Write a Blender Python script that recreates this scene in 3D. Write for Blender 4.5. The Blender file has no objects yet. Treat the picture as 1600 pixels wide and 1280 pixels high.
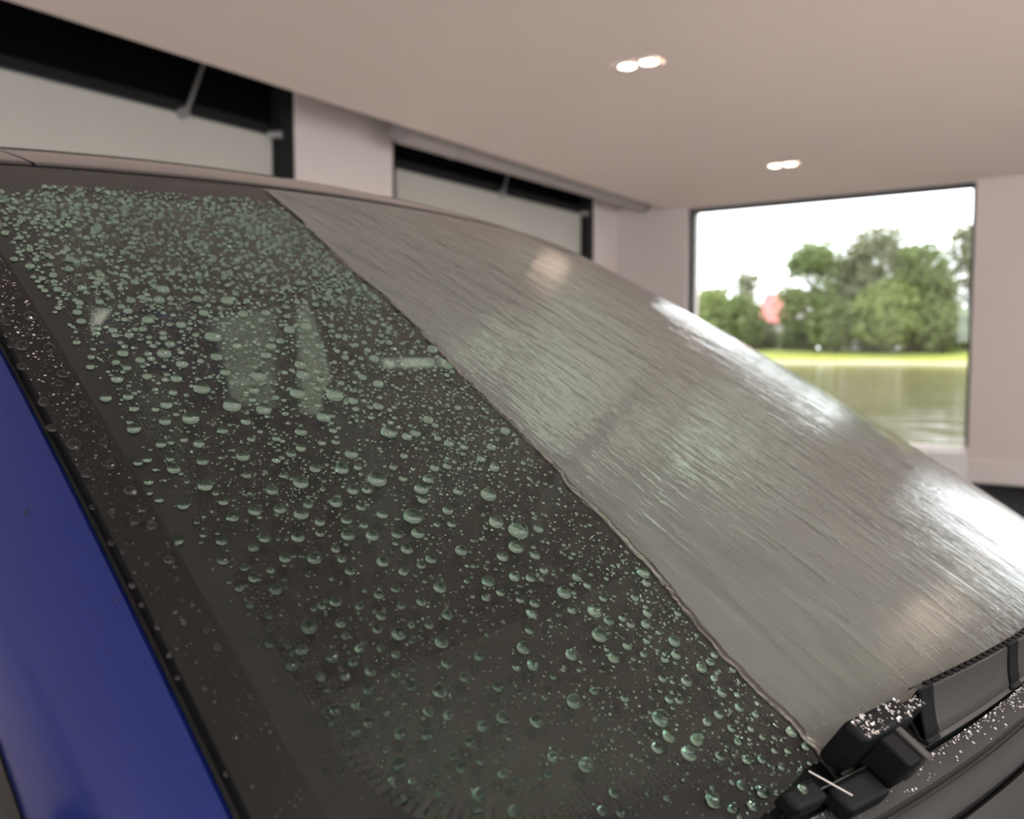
import bpy, bmesh, math, random
import numpy as np
from mathutils import Vector, Matrix
scene = bpy.context.scene
C = scene.collection

# ---------------------------------------------------------------- camera, world, lamps, exposure
EYE = 1.19                                     # camera height above the floor
YAW = math.radians(34.7); PITCH = math.atan(92 / 1400)
fw = Vector((-math.sin(YAW) * math.cos(PITCH), math.cos(YAW) * math.cos(PITCH), -math.sin(PITCH)))
rt = Vector((math.cos(YAW), math.sin(YAW), 0)); up = rt.cross(fw)
cam = bpy.data.cameras.new('camera'); camo = bpy.data.objects.new('camera', cam); C.objects.link(camo)
camo.matrix_world = Matrix(((rt.x, up.x, -fw.x, 0), (rt.y, up.y, -fw.y, 0), (rt.z, up.z, -fw.z, EYE), (0, 0, 0, 1)))
cam.sensor_width = 36; cam.lens = 31.5; cam.clip_start = .02; cam.clip_end = 2000
cam.dof.use_dof = True; cam.dof.focus_distance = .60; cam.dof.aperture_fstop = 6.6
scene.camera = camo
scene.view_settings.view_transform = 'Standard'; scene.view_settings.look = 'None'
scene.view_settings.gamma = 1; scene.view_settings.use_curve_mapping = False
scene.view_settings.exposure = 1.36
cy = scene.cycles
cy.use_denoising = True; cy.max_bounces = 14; cy.transparent_max_bounces = 16; cy.transmission_bounces = 10
cy.glossy_bounces = 6; cy.diffuse_bounces = 5; cy.sample_clamp_indirect = 120; cy.caustics_refractive = False; cy.caustics_reflective = False

world = bpy.data.worlds.new('overcast_sky'); scene.world = world; world.use_nodes = True
nt = world.node_tree; bg = nt.nodes['Background']
tc = nt.nodes.new('ShaderNodeTexCoord'); sep = nt.nodes.new('ShaderNodeSeparateXYZ'); ramp = nt.nodes.new('ShaderNodeValToRGB')
nt.links.new(tc.outputs['Generated'], sep.inputs[0]); nt.links.new(sep.outputs['Z'], ramp.inputs[0]); nt.links.new(ramp.outputs[0], bg.inputs[0])
ramp.color_ramp.elements[0].position = 0; ramp.color_ramp.elements[0].color = (.86, .89, .92, 1)
ramp.color_ramp.elements[1].position = .7; ramp.color_ramp.elements[1].color = (1, 1, 1, 1)
SKY = 2.2
bg.inputs[1].default_value = SKY

LAMP_L = 270.0                                 # radiance of each downlight lens (the lens sits up in a well)
LAMP_SPOTS = [(-2.22, 4.38), (-2.42, 7.39), (1.03, 4.2), (1.03, 7.3), (1.03, 1.3), (1.03, -1.8), (4.2, 1.3), (4.2, 4.3), (4.2, -1.8), (4.2, 7.3), (1.03, -4.6)]
ADDED_PANEL_L = 55.0                                 # radiance of the unseen square panels added over the bonnet for bead highlights
ADDED_PANELS = [(1.8, .3), (1.8, -1.2), (3.0, .3), (3.0, -1.2), (1.9, 1.7), (3.0, 1.7)]
CEIL = EYE + 1.52
# ---------------------------------------------------------------- helpers
def nodes(name):
    m = bpy.data.materials.new(name); m.use_nodes = True
    n = m.node_tree.nodes; return m, n, m.node_tree.links, n['Principled BSDF']
def mat(name, col, rough=.6, metal=0., noise=None, coat=0., bump=None, spec=.5):
    """plain surface; noise = (scale, amount) varies colour, bump = (scale, strength, distance) gives fine relief"""
    m, n, L, b = nodes(name)
    b.inputs['Base Color'].default_value = (*col, 1); b.inputs['Roughness'].default_value = rough; b.inputs['Metallic'].default_value = metal
    b.inputs['Specular IOR Level'].default_value = spec
    if coat: b.inputs['Coat Weight'].default_value = coat; b.inputs['Coat Roughness'].default_value = .03
    t = n.new('ShaderNodeTexCoord')
    if noise:
        x = n.new('ShaderNodeTexNoise'); x.inputs['Scale'].default_value = noise[0]; x.inputs['Detail'].default_value = 4
        L.new(t.outputs['Object'], x.inputs['Vector'])
        r = n.new('ShaderNodeValToRGB'); a = noise[1]
        r.color_ramp.elements[0].position = .3; r.color_ramp.elements[1].position = .7
        r.color_ramp.elements[0].color = (*[c * (1 - a) for c in col], 1); r.color_ramp.elements[1].color = (*[min(1, c * (1 + a)) for c in col], 1)
        L.new(x.outputs['Fac'], r.inputs[0]); L.new(r.outputs[0], b.inputs['Base Color'])
    if bump:
        x = n.new('ShaderNodeTexNoise'); x.inputs['Scale'].default_value = bump[0]; x.inputs['Detail'].default_value = 3
        L.new(t.outputs['Object'], x.inputs['Vector'])
        bb = n.new('ShaderNodeBump'); bb.inputs['Strength'].default_value = bump[1]; bb.inputs['Distance'].default_value = bump[2]
        L.new(x.outputs['Fac'], bb.inputs['Height']); L.new(bb.outputs[0], b.inputs['Normal'])
    return m
def glassy(name, tint):
    """clear pane: real Fresnel reflection over straight-through tinted transmission (no refraction, so light gets in)"""
    m = bpy.data.materials.new(name); m.use_nodes = True; n = m.node_tree.nodes; L = m.node_tree.links; n.clear()
    o = n.new('ShaderNodeOutputMaterial'); mx = n.new('ShaderNodeMixShader'); tr = n.new('ShaderNodeBsdfTransparent'); gl = n.new('ShaderNodeBsdfGlossy')
    gl.inputs['Roughness'].default_value = 0.0; tr.inputs[0].default_value = (*tint, 1)
    ge = n.new('ShaderNodeNewGeometry'); ma = n.new('ShaderNodeMath'); ma.operation = 'MULTIPLY_ADD'
    L.new(ge.outputs['Backfacing'], ma.inputs[0]); ma.inputs[1].default_value = 1 / 1.5 - 1.5; ma.inputs[2].default_value = 1.5
    fr = n.new('ShaderNodeFresnel'); L.new(ma.outputs[0], fr.inputs['IOR'])
    L.new(fr.outputs[0], mx.inputs[0]); L.new(tr.outputs[0], mx.inputs[1]); L.new(gl.outputs[0], mx.inputs[2]); L.new(mx.outputs[0], o.inputs[0])
    return m
def water(name, rough=0.0):
    m = bpy.data.materials.new(name); m.use_nodes = True; n = m.node_tree.nodes; L = m.node_tree.links; n.clear()
    o = n.new('ShaderNodeOutputMaterial'); g = n.new('ShaderNodeBsdfGlass'); g.inputs['IOR'].default_value = 1.33; g.inputs['Roughness'].default_value = rough
    L.new(g.outputs[0], o.inputs[0]); return m, n, L, g
def tag(o, label=None, cat=None, group=None, kind=None):
    for k, v in (('label', label), ('category', cat), ('group', group), ('kind', kind)):
        if v: o[k] = v
    return o
def origin(o):
    p = Vector((0, 0, 0))
    while o: p += o.location; o = o.parent
    return p
def obj(name, verts, faces, m, parent=None, smooth=False, loc=None):
    """one mesh object; verts in world coordinates, moved into the parent's (or loc's) frame"""
    me = bpy.data.meshes.new(name); v = np.asarray([tuple(q) for q in verts], dtype=float)
    off = origin(parent) if parent else Vector(loc or (0, 0, 0))
    v = v - np.array(off); me.from_pydata(v.tolist(), [], faces)
    if smooth: me.shade_smooth()
    me.materials.append(m); me.update()
    o = bpy.data.objects.new(name, me); C.objects.link(o)
    if parent: o.parent = parent
    elif loc: o.location = loc
    return o
def empty(name, loc):
    o = bpy.data.objects.new(name, None); o.location = loc; o.empty_display_size = .1; C.objects.link(o); return o
class MB:
    """collects shapes for ONE mesh"""
    def __init__(s): s.v = []; s.f = []
    def add(s, v, f):
        k = len(s.v); s.v += [tuple(map(float, q)) for q in v]; s.f += [tuple(i + k for i in q) for q in f]; return s
    def box(s, a, b):
        (x0, y0, z0), (x1, y1, z1) = a, b
        return s.add([(x0, y0, z0), (x1, y0, z0), (x1, y1, z0), (x0, y1, z0), (x0, y0, z1), (x1, y0, z1), (x1, y1, z1), (x0, y1, z1)],
                     [(3, 2, 1, 0), (4, 5, 6, 7), (0, 1, 5, 4), (1, 2, 6, 5), (2, 3, 7, 6), (3, 0, 4, 7)])
    def hexa(s, p):      # 8 corners in the box order
        return s.add(p, [(3, 2, 1, 0), (4, 5, 6, 7), (0, 1, 5, 4), (1, 2, 6, 5), (2, 3, 7, 6), (3, 0, 4, 7)])
    def grid(s, P, closed_u=False):
        P = np.asarray(P); a, b = P.shape[:2]
        f = [(i * b + j, ((i + 1) % a) * b + j, ((i + 1) % a) * b + j + 1, i * b + j + 1) for i in range(a if closed_u else a - 1) for j in range(b - 1)]
        return s.add(P.reshape(-1, 3), f)
    def tube(s, pts, r, n=10, cap=True):
        pts = [Vector(p) for p in pts]; rings = []
        rr = r if isinstance(r, (list, tuple)) else [r] * len(pts)
        for i, p in enumerate(pts):
            t = (pts[min(i + 1, len(pts) - 1)] - pts[max(i - 1, 0)]).normalized()
            a = t.cross(Vector((0, 0, 1)) if abs(t.z) < .9 else Vector((1, 0, 0))).normalized(); b = t.cross(a)
            rings.append([p + (a * math.cos(2 * math.pi * k / n) + b * math.sin(2 * math.pi * k / n)) * rr[i] for k in range(n)])
        k0 = len(s.v); m = len(pts)
        v = [q for g in rings for q in g]; f = [(i * n + k, i * n + (k + 1) % n, (i + 1) * n + (k + 1) % n, (i + 1) * n + k) for i in range(m - 1) for k in range(n)]
        if cap: f += [tuple(range(n))[::-1], tuple((m - 1) * n + k for k in range(n))]
        return s.add(v, f)
    def build(s, name, m, parent=None, smooth=False, loc=None, bevel=0, solid=0, auto=True):
        o = obj(name, s.v, s.f, m, parent, smooth, loc)
        if solid:
            d = o.modifiers.new('solid', 'SOLIDIFY'); d.thickness = solid; d.offset = -1
        if bevel:
            d = o.modifiers.new('bevel', 'BEVEL'); d.width = bevel; d.segments = 3; d.limit_method = 'ANGLE'
        if smooth and auto:
            o.data.set_sharp_from_angle(angle=math.radians(40))
        return o
def soft_box(name, centre, size, m, parent, r=.3, tilt=0., about='Y'):
    """upholstered block: a cube subdivided and relaxed"""
    bm = bmesh.new(); bmesh.ops.create_cube(bm, size=1)
    bmesh.ops.scale(bm, vec=size, verts=bm.verts)
    bmesh.ops.bevel(bm, geom=bm.edges[:], offset=min(size) * r, segments=4, affect='EDGES', profile=.6)
    bmesh.ops.rotate(bm, cent=(0, 0, 0), matrix=Matrix.Rotation(tilt, 3, about), verts=bm.verts)
    v = [Vector(centre) + q.co for q in bm.verts]; f = [tuple(q.index for q in g.verts) for g in bm.faces]; bm.free()
    return obj(name, v, f, m, parent, True)
def struct(o, label=None): o['kind'] = 'structure'; return o if not label else tag(o, label)

# ---------------------------------------------------------------- materials
M_CEIL = mat('ceiling_paint', (.80, .695, .645), .8, noise=(.4, .03))
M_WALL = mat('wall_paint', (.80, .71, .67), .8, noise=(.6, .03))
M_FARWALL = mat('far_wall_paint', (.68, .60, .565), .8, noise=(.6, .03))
M_WHITE = mat('white_trim', (.86, .83, .82), .5)
M_FLOOR = mat('floor_epoxy', (.50, .475, .46), .35, noise=(.5, .06))
M_DARKFLOOR = mat('black_rubber_floor', (.006, .006, .007), .8, spec=.05)
M_VOID = mat('black_recess_header', (.004, .004, .005), .9, spec=.05)  # near-black paints in the darkness of the recess and roof void
M_DOORP = mat('pale_door_panel', (.56, .53, .475), .6, noise=(1.2, .03))
M_DARKMETAL = mat('dark_rail', (.014, .014, .014), .6, spec=.2)
M_STEEL = mat('galvanised', (.35, .34, .33), .45, .6)
M_DUCT = mat('grey_duct', (.40, .36, .35), .6)
M_FRAME = mat('window_frame_black', (.03, .03, .032), .45)
M_CAR_GLASS = glassy('car_glass', (.88, .945, .905))
M_SIDE_GLASS = glassy('side_glass', (.89, .98, .93)); M_PRIVACY = glassy('privacy_glass', (.45, .51, .47))
M_PANE = glassy('window_glass', (.97, .985, .98))
M_DROP, *_ = water('water_bead')
M_FOOT, _n, _l, _g = water('bead_foot_on_glass'); _g.inputs['Color'].default_value = (.32, .49, .40, 1)   # the green tinted pane a bead sits on
M_FRIT = mat('black_ceramic', (.012, .012, .013), 1., spec=0.)
M_TRIM = mat('satin_black_plastic', (.005, .0048, .0046), .5, bump=(900, .15, .0004), spec=.2)
M_RUBBER = mat('black_rubber', (.008, .008, .008), .5)
M_COWL = mat('cowl_plastic', (.010, .009, .0088), .65, spec=.35, bump=(700, .2, .0005))
M_ROOF = mat('black_roof_paint', (.012, .011, .011), .18, coat=1.)
M_WIPER = mat('wiper_plastic', (.003, .0033, .0036), .6, bump=(600, .2, .0004), spec=.12)
M_WIPERFACE = mat('wiper_spoiler', (.026, .024, .022), .5, spec=.35)
M_INT = mat('interior_charcoal', (.055, .054, .051), .7, noise=(8, .2))
M_DASH = mat('dashboard_plastic', (.022, .022, .021), .8, noise=(60, .2), spec=.2)
M_SEAT = mat('seat_cloth', (.045, .043, .042), .85, noise=(40, .25))
M_HEADLINER = mat('headliner', (.10, .095, .09), .9)
M_TYRE = mat('tyre', (.015, .015, .015), .8)
M_RIM = mat('alloy_rim', (.45, .45, .46), .3, .9)
M_LAMPBODY = mat('lamp_plate', (.80, .74, .71), .4)
def blue_paint():
    m, n, L, b = nodes('metallic_blue_paint')
    b.inputs['Metallic'].default_value = .55; b.inputs['Roughness'].default_value = .38; b.inputs['Coat Weight'].default_value = .5; b.inputs['Coat Roughness'].default_value = .12; b.inputs['Specular IOR Level'].default_value = .3
    t = n.new('ShaderNodeTexCoord'); x = n.new('ShaderNodeTexNoise'); x.inputs['Scale'].default_value = 1500
    L.new(t.outputs['Object'], x.inputs['Vector'])
    r = n.new('ShaderNodeValToRGB'); r.color_ramp.elements[0].position = .35; r.color_ramp.elements[1].position = .7
    r.color_ramp.elements[0].color = (.002, .008, .075, 1); r.color_ramp.elements[1].color = (.006, .019, .16, 1)
    L.new(x.outputs['Fac'], r.inputs[0]); L.new(r.outputs[0], b.inputs['Base Color'])
    return m
M_BLUE = blue_paint()
def emit(name, col, s):
    m, n, L, b = nodes(name); b.inputs['Emission Color'].default_value = (*col, 1); b.inputs['Emission Strength'].default_value = s; b.inputs['Base Color'].default_value = (.8, .8, .8, 1); return m
M_ADDED_PANEL = emit('added_panel_face', (1, .97, .93), ADDED_PANEL_L)
M_WELL = mat('lamp_well', (.30, .25, .22), .5)
M_LENS = emit('lamp_lens', (1, .90, .80), LAMP_L)

# ---------------------------------------------------------------- the room (z = 0 is the floor)
E0 = EYE
XL, XR, YN, YF = -4.80, 7.2, -6.2, 9.0         # left wall, right wall, near wall, far wall
TOP = EYE + 2.45
fl = MB(); fl.box((XL - .6, YN - .3, -.12), (XR + .3, 7.1, 0)); o = fl.build('floor', M_FLOOR); struct(o)
g = MB(); g.box((XL - .6, 7.1, -.12), (XR + .3, YF + .35, -.004)); o = g.build('floor', M_DARKFLOOR); struct(o)
HX, HY = .132, .068                            # half size of the hole cut for each twin downlight
def ceil_left(y): return -4.21 + .28 * (YF - y) / (YF - YN + .3)
xc = sorted({round(x + d, 4) for x, y in LAMP_SPOTS for d in (-HX, HX)} | {XR + .3}); yc = sorted({round(y + d, 4) for x, y in LAMP_SPOTS for d in (-HY, HY)} | {YN - .3, YF})
ce = MB()
def is_hole(x, y): return any(abs(x - a) < HX and abs(y - b) < HY for a, b in LAMP_SPOTS)
for q in range(len(yc) - 1):
    y0, y1 = yc[q], yc[q + 1]; runs = [None] + xc
    for p in range(len(xc)):
        xa0, xa1 = (ceil_left(y0), ceil_left(y1)) if p == 0 else (xc[p - 1], xc[p - 1]); xb = xc[p]
        if not is_hole((max(xa0, xa1) + xb) / 2, (y0 + y1) / 2): ce.add([(xa0, y0, CEIL), (xb, y0, CEIL), (xb, y1, CEIL), (xa1, y1, CEIL)], [(3, 2, 1, 0)])
    ce.add([(ceil_left(y0), y0, CEIL), (ceil_left(y1), y1, CEIL), (ceil_left(y1), y1, CEIL + .14), (ceil_left(y0), y0, CEIL + .14)], [(3, 2, 1, 0)])
ce.add([(ceil_left(YN - .3), YN - .3, CEIL + .14), (XR + .3, YN - .3, CEIL + .14), (XR + .3, YF, CEIL + .14), (ceil_left(YF), YF, CEIL + .14)], [(0, 1, 2, 3)])
o = ce.build('ceiling', M_CEIL); struct(o)
rs = MB(); rs.box((XL - .7, YN - .4, TOP), (XR + .4, YF + .4, TOP + .2)); o = rs.build('ceiling', M_VOID); struct(o)
# left wall: piers beside and between the two door openings
wl = MB()
for a, b in ((YN - .3, 1.13), (4.32, 5.31), (8.50, YF + .3)): wl.box((XL - .55, a, -.12), (XL, b, TOP))
o = wl.build('wall_left', M_WALL, bevel=.015); struct(o)
# far wall round the window opening
WX0, WX1, WZ0, WZ1 = -3.96, -1.205, EYE - .93, CEIL - .015
VX0, VX1 = -.20, 2.7                            # a second window beyond the pier; the wet glass mirrors it
wf = MB()
for a, b in ((XL - .5, WX0), (WX1, VX0), (VX1, XR + .3)): wf.box((a, YF, -.12), (b, YF + .32, TOP))
for a, b in ((WX0, WX1), (VX0, VX1)): wf.box((a, YF, WZ1), (b, YF + .32, TOP)); wf.box((a, YF, -.12), (b, YF + .32, WZ0 - .03))
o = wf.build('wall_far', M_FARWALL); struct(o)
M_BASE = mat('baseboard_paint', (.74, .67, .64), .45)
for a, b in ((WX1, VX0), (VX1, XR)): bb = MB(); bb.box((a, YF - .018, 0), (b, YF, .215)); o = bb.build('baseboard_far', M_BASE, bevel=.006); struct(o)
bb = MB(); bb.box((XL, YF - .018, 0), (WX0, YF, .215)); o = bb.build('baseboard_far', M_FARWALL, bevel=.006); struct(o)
# window: dark frame, white sill board, one clear pane
def picture_window(num, x0, x1, label):
    fy0, fy1 = YF + .06, YF + .13
    w = MB(); w.box((x0, fy0, WZ0 + .05), (x0 + .055, fy1, WZ1)); w.box((x1 - .035, fy0, WZ0 + .05), (x1, fy1, WZ1)); w.box((x0 + .055, fy0, WZ1 - .045), (x1 - .035, fy1, WZ1))
    win = w.build('window_%d' % num, M_FRAME, bevel=.004, loc=((x0 + x1) / 2, YF, WZ0)); struct(win, label)
    w = MB(); w.box((x0 + .05, YF + .09, WZ0 + .045), (x1 - .03, YF + .102, WZ1 - .04)); w.build('window_pane', M_PANE, win)
    w = MB(); w.box((x0, fy0, WZ0), (x1, fy1, WZ0 + .05)); w.build('bottom_rail', M_WHITE, win, bevel=.004)
    w = MB(); w.box((x0, YF - .02, WZ0 - .035), (x1, YF + .31, WZ0)); w.build('window_sill', M_WHITE, win, bevel=.004)
    w = MB(); w.box((x0, YF - .018, 0), (x1, YF - .002, WZ0 - .036)); w.build('window_apron', M_WHITE, win, bevel=.004)
picture_window(1, WX0, WX1, 'black framed picture window onto the pond')
picture_window(2, VX0, VX1, 'second picture window beyond the pier, seen mirrored in the wet glass')
# right wall: a glazed front left open to daylight; near wall with an open bay
wr = MB()
wr.box((XR, YN - .3, -.12), (XR + .3, -4.6, TOP)); wr.box((XR, 6.4, -.12), (XR + .3, YF + .3, TOP)); wr.box((XR, -4.6, CEIL - .1), (XR + .3, 6.4, TOP)); wr.box((XR, 1.2, -.12), (XR + .3, 1.7, CEIL - .1)); o = wr.build('wall_right', M_WALL); struct(o)
wn = MB(); wn.box((XL - .5, YN - .3, -.12), (-3.6, YN, TOP)); wn.box((5.6, YN - .3, -.12), (XR + .3, YN, TOP)); wn.box((-3.6, YN - .3, CEIL - .1), (5.6, YN, TOP)); wn.box((.8, YN - .3, -.12), (1.2, YN, CEIL - .1)); o = wn.build('wall_near', M_WALL); struct(o)

def bay_door(n, y0, y1, ptop, rod, label):
    d = MB(); d.box((XL - .22, y0 + .0, ptop + .02), (XL - .16, y1, TOP))
    root = d.build('door_%d' % n, M_VOID, loc=(XL - .2, (y0 + y1) / 2, 0)); struct(root, label)
    h = MB(); h.box((XL - .16, y0 + .03, ptop - .012), (XL - .09, y1 - .03, ptop + .055)); h.build('top_rail', M_DARKMETAL, root, bevel=.006)
    z1 = ptop - .014
    k = 0
    while z1 > .05:
        z0 = max(.02, z1 - .56); p = MB(); p.box((XL - .15, y0 + .05, z0), (XL - .105, y1 - .12, z1 - .006)); p.build('door_panel', M_DOORP, root, bevel=.006); z1 = z0
    for a, b in ((y0, y0 + .05), (y1 - .115, y1)):
        r = MB(); r.box((XL - .13, a, 0), (XL - .02, b, ptop + .3)); r.build('guide_rail', M_DARKMETAL, root, bevel=.005)
    s = MB(); s.tube([(XL - .08, rod[0], ptop - .02), (XL - .08, rod[0] + .17, ptop + .40)], .014, 8); st = s.build('strut', M_STEEL, root, True)
    s = MB(); s.tube([(XL - .10, rod[0] - .02, ptop - .02), (XL - .055, rod[0] - .02, ptop - .02)], .035, 12); s.build('strut_bracket', M_STEEL, root, True)
    s = MB(); s.tube([(XL - .09, y1 - .17, ptop - .02), (XL - .01, y1 - .12, ptop - .02)], .026, 14); s.build('guide_roller', M_STEEL, root, True)
bay_door(1, 1.13, 4.32, EYE + 1.485, (3.50,), 'pale panelled bay door nearest the camera')
bay_door(2, 5.31, 8.50, EYE + 1.475, (6.90,), 'pale panelled bay door beside the far corner')

# duct along the ceiling edge
du = MB(); du.tube([(-4.44, 5.00, EYE + 1.605), (-4.44, 8.86, EYE + 1.605)], .10, 24); o = du.build('air_duct', M_DUCT, None, True, loc=(-4.44, 6.9, EYE + 1.605))
tag(o, 'round grey duct running along the ceiling edge above the second bay door', 'duct')
c = MB(); c.tube([(-4.44, 8.86, EYE + 1.605), (-4.44, 8.90, EYE + 1.605)], [.108, .108], 24); c.build('end_cap', mat('duct_cap', (.22, .2, .2), .5), o, True)
for y in (5.6, 7.0, 8.4):
    c = MB(); c.tube([(-4.44, y, EYE + 1.605), (-4.44, y + .03, EYE + 1.605)], [.106, .106], 24); c.tube([(-4.44, y + .015, EYE + 1.7), (-4.44, y + .015, TOP)], .008, 6); c.build('hanger_band', M_STEEL, o, True)

# twin downlights
def downlight(x, y, first=[None]):
    z = CEIL
    if first[0] is None:
        root = empty('twin_downlight', (x, y, z))
        n = 24; za, zb = z - .006, z + .046
        for dx in (-.062, .062):
            # half of the plate with its round hole, the white well above it and the lens at the top of the well
            sq_, ci, wa, wb = [], [], [], []
            for k in range(n + 1):
                a = 2 * math.pi * k / n + math.pi / 4; c, s = math.cos(a), math.sin(a); f = min(.062 / max(abs(c), 1e-6), .070 / max(abs(s), 1e-6))
                sq_.append((x + dx + c * f, y + s * f, za)); ci.append((x + dx + .047 * c, y + .047 * s, za)); wa.append((x + dx + .045 * c, y + .045 * s, za + .004)); wb.append((x + dx + .037 * c, y + .037 * s, zb))
            out_ = [(a_, b_, z + .004) for a_, b_, c_ in sq_]
            q = MB(); q.grid([out_, sq_, ci]); q.build('plate', M_LAMPBODY, root)
            q = MB(); q.grid([ci, wa, wb]); q.build('lamp_well', M_WELL, root, True)
            obj('lamp_lens', wb[:-1], [tuple(range(n))[::-1]], M_LENS, root)
        first[0] = root
    else:
        root = first[0].copy(); C.objects.link(root); root.location = (x, y, z)
        for ch in first[0].children: c = ch.copy(); C.objects.link(c); c.parent = root
    return root
for k, (x, y) in enumerate(LAMP_SPOTS):
    r = downlight(x, y)
    lab = {0: 'lit twin downlight in the ceiling, the nearer and brighter of the two', 1: 'smaller lit twin downlight in the ceiling above the picture window'}.get(k, 'lit twin downlight on the part of the ceiling over and behind the car')
    tag(r, lab, 'ceiling light', 'twin ceiling downlights')

panel0 = None
for x, y in ADDED_PANELS:
    if panel0 is None:
        panel0 = root = empty('added_light_panel', (x, y, CEIL)); a = .15
        m = MB()
        for b in (((x - a - .02, y - a - .02, CEIL - .03), (x + a + .02, y - a, CEIL - .002)), ((x - a - .02, y + a, CEIL - .03), (x + a + .02, y + a + .02, CEIL - .002)), ((x - a - .02, y - a, CEIL - .03), (x - a, y + a, CEIL - .002)), ((x + a, y - a, CEIL - .03), (x + a + .02, y + a, CEIL - .002))): m.box(*b)
        m.build('panel_frame', M_WHITE, root)
        obj('diffuser', [(x - a, y - a, CEIL - .022), (x + a, y - a, CEIL - .022), (x + a, y + a, CEIL - .022), (x - a, y + a, CEIL - .022)], [(3, 2, 1, 0)], M_ADDED_PANEL, root)
    else:
        root = panel0.copy(); C.objects.link(root); root.location = (x, y, CEIL)
        for ch in panel0.children: c = ch.copy(); C.objects.link(c); c.parent = root
    tag(root, 'small square glowing panel added above the car front for bead highlights', 'ceiling light', 'added highlight panels over the bonnet')

# ---------------------------------------------------------------- the car: windscreen surface first (metres, relative to the eye point)
YC, XB, ZB, AL, WB, WT, LEN, BB, BT, DB, DT, CK, QQ = 0.98896, -0.03545, -0.24046, 0.50911, 0.72957, 0.60496, 0.88993, 0.19741, 0.09774, 0.01498, 0.01835, 0.01432, 0.08995
def surf(s, v):
    """s = -1 near pillar .. 1 far pillar, v = 0 cowl .. 1 roof"""
    s = np.asarray(s, float); v = np.asarray(v, float)
    w = WB + (WT - WB) * v; pr = (1 - QQ) * s**2 + QQ * s**4
    c = CK * 4 * v * (1 - v)
    X = XB - LEN * math.cos(AL) * v - (BB + (BT - BB) * v) * pr + c * math.sin(AL)
    Z = ZB + LEN * math.sin(AL) * v - (DB + (DT - DB) * v) * pr + c * math.cos(AL)
    return np.stack(np.broadcast_arrays(X, YC + w * s, Z + EYE), -1)
def normal(s, v, e=1e-3):
    s = np.asarray(s, float); v = np.asarray(v, float); s, v = np.broadcast_arrays(s, v)
    n = np.cross(surf(s + e, v) - surf(s - e, v), surf(s, v + e) - surf(s, v - e)); n /= np.linalg.norm(n, axis=-1, keepdims=True)
    return n * np.sign(n[..., 2:])
def W(s, v, n=0.): return surf(s, v) + np.asarray(n)[..., None] * normal(s, v)
def pillar_frame(side, v, e=1e-3):
    P = surf(side, v); T = surf(side, v + e) - surf(side, v - e); T /= np.linalg.norm(T)
    S = surf(side, v) - surf(side * (1 - e), v); S /= np.linalg.norm(S)
    N = np.cross(S, T); N /= np.linalg.norm(N); N *= np.sign(N[2]); O = np.cross(N, T); O /= np.linalg.norm(O)
    if O[1] * side < 0: O = -O
    return P, N, O
def pillar_strip(side, prof, v0, v1, n=60):
    out = []
    for v in np.linspace(v0, v1, n):
        P, N, O = pillar_frame(side, v); out.append([P + o * O + h * N for o, h in prof])
    return out

CARX, CARY = -1.2, YC
car = empty('car', (CARX, CARY, 0))
tag(car, 'blue car with a black roof and a wet windscreen, parked in the bay', 'car')

def solid_sheet(s0, s1, v0, v1, ns, nv, n0, n1):
    m = MB(); S, V = np.meshgrid(np.linspace(s0, s1, ns), np.linspace(v0, v1, nv), indexing='ij')
    a = W(S, V, np.full(S.shape, n0)); b = W(S, V, np.full(S.shape, n1)); m.grid(a); m.grid(b[:, ::-1])
    for i in (0, -1): m.grid(np.stack([a[i], b[i]])if i else np.stack([b[i], a[i]])); m.grid(np.stack([a[:, i], b[:, i]]) if not i else np.stack([b[:, i], a[:, i]]))
    return m
glass = solid_sheet(-1, 1, -.012, 1, 70, 50, 0, -.005).build('windscreen', M_CAR_GLASS, car, True)

# black ceramic border inside the glass, fading out in rows of dots
def ring(off, rad, npc=10, nps=40):
    """rounded outline in (s, v) at 'off' = (side, bottom, top) metres in from the glass edge"""
    sd, bt, tp = off; w0 = lambda v: WB + (WT - WB) * v
    y0, y1 = bt, LEN - tp; pts = []
    cor = [(1, 1, 0), (1, -1, 1), (-1, -1, 2), (-1, 1, 3)]
    def P(x, y, yy): v = yy / LEN; return (x, v)
    seq = []
    # x measured as distance in from the side edge (sx = which side)
    for (sx, sy, a0, a1) in ((-1, -1, 180, 270), (1, -1, 270, 360), (1, 1, 0, 90), (-1, 1, 90, 180)):
        for a in np.linspace(math.radians(a0), math.radians(a1), npc):
            yy = (y0 + rad if sy < 0 else y1 - rad) + rad * math.sin(a); v = yy / LEN; w = w0(v)
            x = sx * (w - sd - rad) + rad * math.cos(a); seq.append((x / w, v))
    full = []
    for i, q in enumerate(seq):
        full.append(q); nx = seq[(i + 1) % len(seq)]
        if (i + 1) % npc == 0:
            for t in np.linspace(0, 1, nps + 2)[1:-1]: full.append((q[0] + (nx[0] - q[0]) * t, q[1] + (nx[1] - q[1]) * t))
    return np.array(full)
inner = ring((.022, .044, .062), .075); outer = ring((.002, .002, .002), .01)
rows = []
for t in (0, .33, .66, 1):
    q = outer + (inner - outer) * t; rows.append(W(q[:, 0], q[:, 1], np.full(len(q), -.0046)))
m = MB(); m.grid(np.array(rows + [rows[0]])[:4].transpose(1, 0, 2), closed_u=True); frit = m.build('frit_band', M_FRIT, glass, True)
dots = MB(); pitch = .0027
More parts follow.
